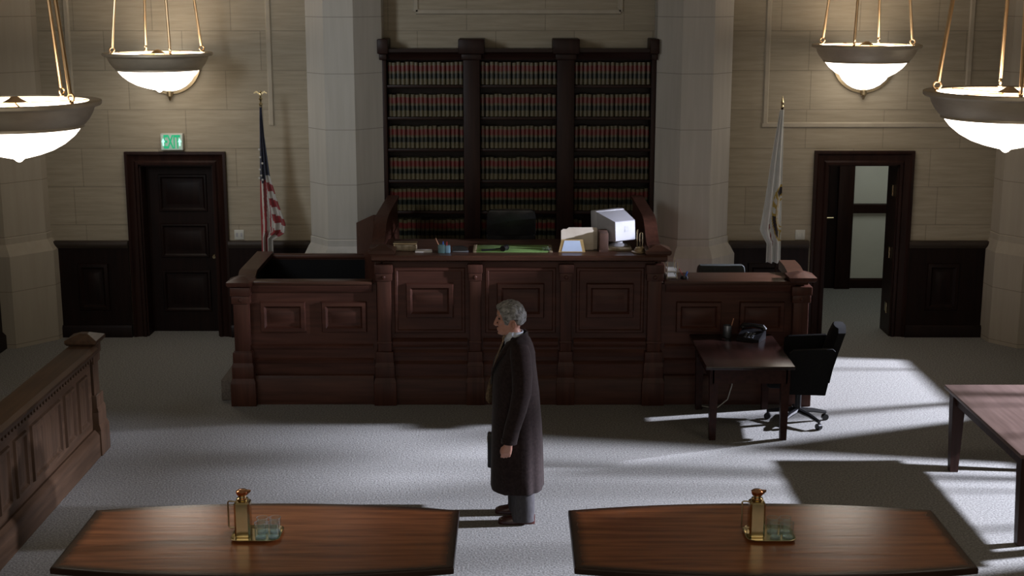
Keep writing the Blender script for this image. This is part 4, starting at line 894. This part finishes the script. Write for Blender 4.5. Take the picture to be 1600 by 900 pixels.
FYC = 16.2
us = thing('flag', 'draped striped red, white and blue flag on an eagle-topped pole at left', 'flag', (-2.88, FYC, .22))
px_ = -2.875
b = MB(); b.tube([(px_, FYC, .24), (px_, FYC, 2.86)], .014, 10); b.build('pole', M['oldbrass'], us)
b = MB(); b.lathe([(.15, 0), (.15, .02), (.1, .05), (.03, .07), (.02, .1)], (px_, FYC, .22), 24); b.build('stand', M['oldbrass'], us)
b = MB(); b.lathe([(.012, 2.84), (.022, 2.86), (.022, 2.875), (.012, 2.885), (.012, 2.91), (.024, 2.93), (.008, 2.95)], (px_, FYC, 0), 14)
b.ball((px_, FYC, 2.975), (.016, .02, .035), 10, 8); b.ball((px_ + .004, FYC - .012, 3.015), .012, 10, 8)
for s in (-1, 1):
    b.loft([[(px_ + s * x, FYC + dy, z) for x, z in ((.01, 2.975), (.045, 3.0), (.075, 2.99), (.075, 3.003), (.045, 3.022), (.01, 3.0))] for dy in (-.006, .006)])
b.build('eagle_finial', M['brass'], us)


def us_prof(u, v):
    zt, zb = 2.84, 1.02
    z = zt - v * (zt - zb)
    # outline: left edge near the pole, right edge sweeps out then in
    xl = -2.875 - .01 - .035 * min(1, v * 1.6)
    t = [(0, .012), (.15, .03), (.42, .085), (.58, .165), (.72, .25), (.78, .235), (.82, .10), (1.0, .10)]
    for (a, x0), (c, x1) in zip(t, t[1:]):
        if a <= v <= c: xr = -2.875 + x0 + (x1 - x0) * (v - a) / (c - a); break
    return xl, xr, z - .05 * u * v


def us_mat(u, v, x, z):
    if u < .5 or x < -2.84:
        if z > 1.98 + .02 * math.sin(u * 20):
            return 1
        k = int(((x + 2.925) / .028))
        return (0, 2, 0, 2, 0, 2, 0, 2)[k % 8] if x < -2.80 else 2
    if v > .82: return 2
    if z > 2.06 + .0 * x: return 1
    d = z + .45 * (x + 2.83)
    return 0 if int((2.06 - d) / .085) % 2 == 1 else 2


us_cloth = draped('flag_cloth', us_prof, 44, 90, us_mat, lambda u, v: (.01 + .035 * v) * math.sin(u * 17 + 1) - .02 * v, [M['f_red'], M['f_blu'], M['f_wht']], us, FYC - .03)
b = MB()
for x, z in ((-2.90, 2.13), (-2.885, 2.06), (-2.91, 2.03), (-2.87, 2.2), (-2.89, 2.27), (-2.872, 2.01), (-2.90, 2.36)):
    pts = []
    for k in range(10):
        a = PI / 2 + k * PI / 5; q = .016 if k % 2 == 0 else .007; pts.append((x + q * math.cos(a), z + q * math.sin(a)))
    b.prism(pts, FYC - .085, FYC - .07, 'y')
b.build('stars', M['f_wht'], us)

sf = thing('banner', 'draped white flag with dark and gold ring emblem beside the open doorway', 'flag', (3.09, FYC, .22))
sx = 3.095
b = MB(); b.tube([(sx, FYC, .24), (sx, FYC, 2.84)], .014, 10); b.build('pole', M['dark'], sf)
b = MB(); b.lathe([(.15, 0), (.15, .02), (.1, .05), (.03, .07), (.02, .1)], (sx, FYC, .22), 24); b.build('stand', M['oldbrass'], sf)
b = MB(); b.lathe([(.012, 2.83), (.02, 2.845), (.012, 2.86), (.016, 2.875), (.02, 2.89), (.012, 2.91), (.004, 2.955), (.001, 2.97)], (sx, FYC, 0), 14); b.build('spear_finial', M['brass'], sf)


def st_prof(u, v):
    z = 2.81 - v * (2.81 - 1.03)
    t = [(0, -.03), (.3, -.105), (.6, -.165), (.78, -.21), (.83, -.17), (.87, -.125), (1, -.125)]
    for (a, x0), (c, x1) in zip(t, t[1:]):
        if a <= v <= c: xl = sx + x0 + (x1 - x0) * (v - a) / (c - a); break
    return xl, sx + .012 + .03 * v, z


def st_mat(u, v, x, z):
    dx = (x - (sx + .03)) / .105; dz = (z - 1.615) / .335; q = math.hypot(dx, dz); a = math.atan2(dz, dx)
    if .60 < q < 1.0:
        if q < .67 or q > .93: return 1
        return 2 if (abs(a) < 2.2 and a > .6) or (-3.0 < a < -1.9) else (1 if math.sin(a * 14) > 0.2 else 0)
    if 1.25 < q < 1.45 and -2.9 < a < -2.2: return 3 if math.sin(a * 22) > -.2 else 0
    if .45 < q < .52: return 1
    return 0


draped('flag_cloth', st_prof, 44, 120, st_mat, lambda u, v: (.012 + .035 * v) * math.sin(u * 15), [M['s_wht'], M['s_gold'], M['s_navy'], M['s_red']], sf, FYC - .045)


# ------------------------------------------------------------------ chandeliers
def chandelier(label):
    t = thing('chandelier', label, 'chandelier', (0, 0, 0), 'hanging bowl chandeliers')
    b = MB(); b.lathe([(.515, .004), (.585, .010), (.602, .004), (.602, -.018), (.590, -.030), (.556, -.034), (.548, -.05), (.538, -.08), (.512, -.125), (.482, -.160), (.470, -.166), (.470, -.186), (.452, -.186), (.452, -.16), (.485, -.12), (.505, -.08), (.515, -.03), (.515, .004)], seg=64, cap0=False, cap1=False)
    b.build('brass_rim', M['bronze'], t)
    b = MB(); b.lathe([(.511, -.006), (.500, -.08), (.478, -.122), (.448, -.162), (.45, -.182), (.436, -.206), (.40, -.25), (.33, -.306), (.25, -.35), (.16, -.381), (.08, -.401), (.04, -.410), (.018, -.43), (.003, -.436)], seg=64, cap0=False)
    b.build('glass_bowl', M['bowl'], t, smooth=60)
    b = MB(); b.lathe([(.03, -.37), (.03, -.05), (.08, -.03), (.085, .0), (.05, .02), (.02, .04)], seg=20)
    for k in range(4):
        a = R(45 + 90 * k); b.tube([(0, 0, -.01), (.505 * math.cos(a), .505 * math.sin(a), -.002)], .007, 6)
    b.build('hub', M['rod'], t)
    for k in range(4):
        a = R(90 * k); c, s = math.cos(a), math.sin(a)
        h = 3.55
        b = MB(); b.tube([(.50 * c, .50 * s, .07), (.10 * c, .10 * s, h)], .015, 8); rd = b.build('rod', M['rod'], t)
        b = MB(); b.torus((.505 * c, .505 * s, .045), .026, .008, 'y' if k % 2 == 0 else 'x', 14, 6); b.lathe([(.016, .0), (.018, .012), (.01, .024)], (.505 * c, .505 * s, 0), 10); b.build('hook', M['rod'], rd)
    b = MB(); b.lathe([(.16, 0), (.15, -.03), (.08, -.06), (.02, -.1)], (0, 0, 3.62), 28); b.build('canopy', M['oldbrass'], t)
    return t


CH = [((-3.95, 15.9, 3.46), 'rear left brass and white glass bowl chandelier above the exit door'),
      ((3.95, 15.9, 3.55), 'rear right brass and white glass bowl chandelier above the open doorway'),
      ((-3.58, 10.2, 3.365), 'front left bowl chandelier, cut by the left edge, above the jury rail'),
      ((3.58, 10.2, 3.435), 'front right bowl chandelier, cut by the right edge, above the side table')]
c0 = chandelier(CH[0][1])
for i, (loc, lab) in enumerate(CH):
    o = c0 if i == 0 else dup(c0, loc, lab)
    o.location = loc; o.rotation_euler.z = R((29, -29, -22.7, -11)[i])

# wall sconces behind the rear chandeliers
def sconce(label):
    t = thing('wall_sconce', label, 'wall lamp', (0, 0, 0), 'wall sconces above the doors')
    r = .335; n = 20
    def half(rr, z): return [(rr * math.cos(PI + PI * k / n), rr * .9 * math.sin(PI + PI * k / n) - .02, z) for k in range(n + 1)]
    b = MB(); b.loft([half(r * math.cos(a), -r * math.sin(a)) for a in (R(q) for q in (0, 12, 25, 40, 55, 68, 78, 85))], False, True, closed=False); b.build('glass_bowl', M['sconce'], t, smooth=60)
    b = MB(); b.loft([half(r + .022, .012), half(r + .026, 0), half(r + .022, -.02), half(r + .004, -.02), half(r + .002, .01)], False, False, closed=False); b.build('bronze_rim', M['bronze'], t)
    b = MB()
    arc = [(R(q)) for q in range(180, 361, 9)]
    b.loft([[(rr * math.cos(a), y, rr * math.sin(a)) for a in arc] for rr, y in ((r - .01, 0), (r + .035, 0), (r + .035, -.03), (r - .01, -.03), (r - .01, 0))], False, False, closed=False); b.build('dark_back_band', M['oldbrass'], t)  # darker half-ring around the lower edge of the bowl
    b = MB(); b.lathe([(.02, -r + .02), (.035, -r), (.035, -r - .055), (.02, -r - .065), (.012, -r - .10), (.002, -r - .11)], (0, -.06, 0), 14); b.build('finial', M['oldbrass'], t)
    return t


s1 = sconce('lit half-bowl wall sconce on the stone wall above the exit sign')
s1.location = (-4.03, YB, 3.315)
dup(s1, (4.14, YB, 3.33), 'lit half-bowl wall sconce on the stone wall above the open doorway')

# ------------------------------------------------------------------ the man
PX, PY = 0.0, 10.7
man = thing('person', 'grey-haired man in long dark brown overcoat standing in profile facing left', 'person', (PX, PY, 0))
T = Matrix.Translation((PX, PY, 0))
b = MB(); b.T = T
# torso, legs and neck
b.loft([ell(cx, 0, z, ax, ay, 24) for z, cx, ax, ay in ((.80, .05, .11, .16), (.95, .04, .12, .165), (1.1, .035, .11, .15), (1.25, .03, .115, .165), (1.38, .035, .11, .18), (1.45, .04, .085, .15), (1.50, .035, .06, .08))])
for s, fx in ((-1, .09), (1, .06)):
    b.tube([(.05, s * .09, .88), (.06, s * .095, .5), (fx + .005, s * .11, .1)], [.085, .06, .042], 14)
b.loft([ell(cx, 0, z, ax, ay, 20) for z, cx, ax, ay in ((1.44, .045, .075, .075), (1.50, .03, .062, .06), (1.56, .005, .058, .057), (1.62, -.005, .055, .055))])
# head by slices: z, front, back, half width
HD = [(1.516, -.088, -.045, .02), (1.522, -.098, -.02, .036), (1.54, -.105, .015, .05), (1.56, -.106, .045, .058), (1.58, -.106, .062, .063), (1.60, -.107, .07, .067), (1.625, -.108, .078, .071),
      (1.645, -.106, .083, .073), (1.66, -.107, .086, .075), (1.675, -.117, .088, .076), (1.69, -.119, .089, .077), (1.715, -.115, .088, .076), (1.74, -.102, .08, .07), (1.76, -.08, .062, .056), (1.775, -.045, .03, .03)]
b.loft([ell((f + k) / 2, 0, z, (k - f) / 2, w, 28, 2.25) for z, f, k, w in HD])
# nose, nostril wings, brow, lips, chin, cheek
b.tube([(-.108, 0, 1.668), (-.119, 0, 1.645), (-.130, 0, 1.617), (-.135, 0, 1.603), (-.118, 0, 1.592)], [.008, .0095, .0115, .0125, .012], 12)
for s in (-1, 1):
    b.ball((-.117, s * .012, 1.598), (.013, .009, .009), 10, 8)
    b.tube([(-.112, s * .012, 1.677), (-.110, s * .034, 1.681), (-.096, s * .056, 1.675)], [.008, .009, .007], 8)
    b.ball((-.085, s * .045, 1.625), (.022, .02, .018), 10, 8)
    # ear: rim, lobe
    e = MB(); 
    b.ball((.012, s * .078, 1.607), (.017, .010, .029), 12, 10)
    b.tube([(.0, s * .078, 1.622), (.008, s * .084, 1.638), (.024, s * .087, 1.634), (.03, s * .086, 1.612), (.02, s * .081, 1.585), (.004, s * .077, 1.576)], [.005, .006, .006, .006, .006, .005], 8)
b.tube([(-.098, -.022, 1.565), (-.114, 0, 1.568), (-.098, .022, 1.565)], [.004, .0075, .004], 8)
b.tube([(-.096, -.02, 1.556), (-.112, 0, 1.556), (-.096, .02, 1.556)], [.004, .008, .004], 8)
b.ball((-.097, 0, 1.532), (.016, .024, .014), 12, 8)


def hand(mb, wrist, s, curl, fwd):
    """wrist point, s = +1 / -1 side, curl of the fingers; the arm hangs, palm faces the body"""
    w = Vector(wrist); kn = w + Vector((-.018, 0, -.085))
    d = (kn - w).normalized()
    mb.loft([[tuple(w + d * t + Vector((x, y, 0))) for x, y in ((-a, -.6 * c_), (-a * .6, -c_), (a * .6, -c_), (a, -.6 * c_), (a, .6 * c_), (a * .6, c_), (-a * .6, c_), (-a, .6 * c_))] for t, a, c_ in ((-.04, .027, .021), (0, .028, .02), (.03, .036, .017), (.06, .041, .0155), (.088, .040, .0135))])
    inn = Vector((0, -s, 0))   # towards the body
    for k, (off, L) in enumerate(((-.030, .072), (-.0095, .082), (.011, .076), (.030, .060))):
        p = kn + Vector((off, 0, 0)); path = [p - d * .02, p]
        ang = 0.0
        for seg_l, c_ in ((L * .45, .35), (L * .32, .6), (L * .25, .5)):
            ang += c_ * curl
            dirv = d * math.cos(ang) + inn * math.sin(ang); path.append(path[-1] + dirv * seg_l)
        mb.tube(path, [.0095, .0098, .009, .008, .0065], 8)
    base = w + d * .025 + Vector((-.03, 0, 0))
    mb.tube([base + Vector((.008, 0, .0)), base + Vector((-.014, 0, -.018)) + inn * .008, base + Vector((-.024, 0, -.048)) + inn * .018, base + Vector((-.02, 0, -.072)) + inn * .024], [.0125, .0115, .0095, .007], 8)


# arms
b.tube([(.05, -.19, 1.41), (.075, -.245, 1.15), (.06, -.262, 1.08), (.0, -.272, .80), (-.022, -.272, .70)], [.055, .045, .042, .032, .027], 12)
hand(b, (-.028, -.272, .715), -1, 1.25, 0)
b.tube([(.05, .19, 1.41), (.06, .245, 1.12), (.03, .26, 1.05), (-.02, .262, .80), (-.03, .262, .73)], [.055, .045, .042, .032, .027], 12)
hand(b, (-.03, .262, .735), 1, 2.0, 0)
body = b.build('body', M['skin'], man)
rm = body.modifiers.new('skin_surface', 'REMESH'); rm.mode = 'VOXEL'; rm.voxel_size = .0048; rm.use_smooth_shade = True
sm = body.modifiers.new('soften', 'SMOOTH'); sm.factor = .5; sm.iterations = 2
# eyes
for s in (-1, 1):
    e = MB(); e.T = T; e.ball((-.0975, s * .034, 1.652), (.011, .014, .0075), 12, 8); e.build('eye', M['eye'], man)


# hair: shell over the skull, sunk below the skin where there is none
def hair_r(th, phi):
    return 0


h = MB(); h.T = T; rings = []
hc = Vector((-.012, 0, 1.675)); NT, NP = 40, 72
for i in range(NT + 1):
    th = PI * (0.0 + .82 * i / NT)         # from the crown down
    ring = []
    for j in range(NP):
        ph = 2 * PI * j / NP               # 0 = back (+x), pi = face (-x)
        d = Vector((math.sin(th) * math.cos(ph), math.sin(th) * math.sin(ph), math.cos(th)))
        fr = -d.x                          # towards the face
        base = Vector((d.x * .106, d.y * .081, d.z * .104)); r0 = base.length
        thick = .014 + .0035 * math.sin(ph * 7 + th * 6) * math.sin(th * 9) + .002 * math.sin(ph * 19 + 5 * th) + .0015 * math.sin(ph * 37 + 12 * th)
        z = hc.z + d.z * .104; x = hc.x + d.x * .106
        # hairline height as a function of angle: forehead, temple, sideburn, ear, nape
        a = abs(math.atan2(d.y, d.x)) / PI   # 0 back .. 1 face
        pts = [(0, 1.60), (.22, 1.60), (.34, 1.612), (.40, 1.650), (.50, 1.648), (.56, 1.605), (.64, 1.605), (.68, 1.66), (.76, 1.70), (.86, 1.712), (1, 1.718)]
        for (a0, z0), (a1, z1) in zip(pts, pts[1:]):
            if a0 <= a <= a1: hl = z0 + (z1 - z0) * (a - a0) / (a1 - a0); break
        if fr > .55 and d.z > .2: thick += .012 * min(1, (fr - .55) * 3)      # swept up fringe
        if a < .3 and d.z < .2: thick += .004
        k = (z - hl) / .012
        k = max(-1.0, min(1.0, k))
        tk = thick * k if k > 0 else .03 * k
        ring.append(tuple(hc + base * ((r0 + tk) / r0)))
    rings.append(ring)
h.loft(rings, True, True)
h.build('hair', M['hair'], man, smooth=60)
for s in (-1, 1):
    e = MB(); e.T = T; e.tube([(-.119, s * .014, 1.680), (-.117, s * .035, 1.685), (-.101, s * .056, 1.679)], [.0035, .0045, .003], 6, .7); e.build('eyebrow', M['hair'], man)

# shirt collar, tie
e = MB(); e.T = T
e.loft([ell(cx, 0, z, ax, ay, 24, 2.1) for z, cx, ax, ay in ((1.44, .03, .088, .088), (1.49, .02, .076, .076), (1.53, .02, .069, .067), (1.548, .021, .068, .066), (1.548, .021, .061, .06), (1.5, .02, .062, .062))], False, False)
for s in (-1, 1):
    e.loft([[(-.042, s * .006, 1.522), (-.03, s * .045, 1.538), (.01, s * .066, 1.55)], [(-.058, s * .012, 1.50), (-.06, s * .05, 1.478), (-.0, s * .08, 1.515)]], False, False, closed=False)
sc = e.build('shirt', M['shirt'], man, smooth=60); m_ = sc.modifiers.new('thickness', 'SOLIDIFY'); m_.thickness = .004
e = MB(); e.T = T
def strip(path, wd, th): e.loft([[(x - th, -w_ / 2, z), (x - th, w_ / 2, z), (x + th, w_ / 2, z), (x + th, -w_ / 2, z)] for (x, z), w_ in zip(path, wd)])
strip([(-.052, 1.515), (-.066, 1.49), (-.062, 1.475)], [.045, .038, .026], .012)
strip([(-.064, 1.48), (-.095, 1.40), (-.125, 1.32), (-.15, 1.22), (-.165, 1.16)], [.03, .05, .06, .065, .06], .005)
e.loft([[(-.168 + dx, y, z) for dx, y in ((-a, -.012 - .3 * a), (c_, .022), (c_, .03), (-a, -.004 - .3 * a))] for z, a, c_ in ((1.165, .006, .02), (1.12, .02, .02), (1.06, .034, .018), (1.02, .04, .014), (.99, .036, .01), (.965, .02, .004), (.955, .012, .0))])
e.build('tie', M['tie'], man, smooth=50)
# suit front under the coat
e = MB(); e.T = T
e.loft([ell(cx, 0, z, ax, ay, 24) for z, cx, ax, ay in ((.70, .04, .165, .19), (1.0, .03, .165, .19), (1.2, .03, .15, .19), (1.36, .03, .115, .18), (1.44, .03, .085, .12))]); e.build('jacket', M['trouser'], man)

# overcoat: lofted with a gentle A-line and vertical folds
prof = [(.275, .040, .208, .245), (.285, .040, .212, .248), (.42, .040, .209, .243), (.6, .040, .205, .24), (.8, .037, .198, .235), (.95, .033, .19, .232), (1.05, .030, .186, .232), (1.2, .024, .174, .24), (1.3, .036, .150, .243), (1.37, .050, .132, .24), (1.43, .058, .108, .215), (1.475, .062, .085, .165), (1.50, .056, .076, .112), (1.512, .052, .07, .088)]
e = MB(); e.T = T; rings = []
NA = 96
for z, cx, ax, ay in prof:
    amp = max(0, (1.0 - z)) * .055
    def fn(a, amp=amp, z=z): return 1 + amp * (math.sin(a * 9 + .6) * .55 + math.sin(a * 16 + 1.3) * .3) * (0.35 + .65 * (math.cos(a) > -.5))
    rings.append(ell(cx, 0, z, ax, ay, NA, 2.35, fn))
e.loft(rings, True, False)
coat = e.build('overcoat', M['coat'], man, smooth=70)
# lapels / collar of the coat
e = MB(); e.T = T
for s in (-1, 1):
    e.loft([[(.112, s * .0, 1.542), (.126, s * .0, 1.45)], [(.092, s * .07, 1.54), (.11, s * .115, 1.455)], [(.03, s * .09, 1.508), (.02, s * .135, 1.435)], [(-.035, s * .07, 1.47), (-.065, s * .135, 1.38)], [(-.085, s * .05, 1.38), (-.128, s * .12, 1.30)], [(-.135, s * .03, 1.24), (-.152, s * .075, 1.22)], [(-.155, s * .012, 1.14), (-.158, s * .03, 1.12)]], False, False, closed=False)
lp = e.build('lapel', M['coat'], coat, smooth=70); m_ = lp.modifiers.new('thickness', 'SOLIDIFY'); m_.thickness = .012; m_.offset = 1
for s, path in ((-1, [(.055, -.165, 1.455), (.065, -.205, 1.40), (.078, -.24, 1.25), (.075, -.262, 1.12), (.045, -.275, .98), (.0, -.28, .83), (-.022, -.28, .725)]),
                (1, [(.055, .165, 1.455), (.06, .205, 1.40), (.065, .24, 1.25), (.06, .26, 1.1), (.02, .268, .95), (-.015, .268, .84), (-.03, .268, .75)])):
    e = MB(); e.T = T; e.tube(path, [.07, .082, .08, .075, .068, .062, .06], 20, 1.0); e.tube([Vector(path[-1]) + Vector((.002, 0, .03)), Vector(path[-1]) + Vector((-.001, 0, -.006))], .0625, 20); e.build('sleeve', M['coat'], coat, smooth=60)
# trousers and shoes
for s, fx, fy in ((-1, .09, -.115), (1, .062, .115)):
    e = MB(); e.T = T
    e.loft([ell(cx, cy, z, ax, ay, 24, 2.3, lambda a: 1 + .02 * math.sin(a * 5)) for z, cx, cy, ax, ay in ((.75, .05, s * .09, .11, .1), (.45, .06, s * .1, .098, .085), (.2, fx - .004, fy, .094, .078), (.09, fx - .002, fy, .092, .076), (.045, fx - .005, fy, .094, .077), (.028, fx, fy, .092, .076))]); e.build('trouser_leg', M['trouser'], man, smooth=60)
    e = MB(); e.T = T; X = fx - .075
    e.loft([[(X + x, fy + y, z) for y, z in ((-w, .0), (-w, .022), (-w * .82, hgt * .8), (-w * .4, hgt), (w * .4, hgt), (w * .82, hgt * .8), (w, .022), (w, 0))] for x, w, hgt in ((-.125, .012, .03), (-.115, .03, .042), (-.085, .042, .052), (-.03, .046, .062), (.02, .042, .082), (.06, .036, .10), (.12, .036, .10), (.155, .03, .09), (.168, .018, .07))])
    e.build('shoe', M['shoe'], man, smooth=60)

bcx, bcy = .02, 10.975
o = thing('briefcase', 'slim black briefcase held low in the far hand of the man', 'briefcase', (bcx, bcy, .36))
b = MB(); b.box(bcx - .22, bcx + .20, bcy - .045, bcy + .045, .335, .625, .014); b.build('case_body', M['case'], o)
b = MB(); b.tube([(bcx - .12, bcy, .62), (bcx - .12, bcy, .648), (bcx - .105, bcy, .656), (bcx + .02, bcy, .656), (bcx + .035, bcy, .648), (bcx + .035, bcy, .62)], .010, 8); b.build('handle', M['case'], o)
b = MB(); b.box(bcx - .224, bcx - .216, bcy - .02, bcy + .02, .55, .59, .002); b.box(bcx - .17, bcx - .14, bcy - .05, bcy - .044, .575, .605, .002); b.box(bcx + .10, bcx + .13, bcy - .05, bcy - .044, .575, .605, .002); b.build('clasp', M['brass'], o)
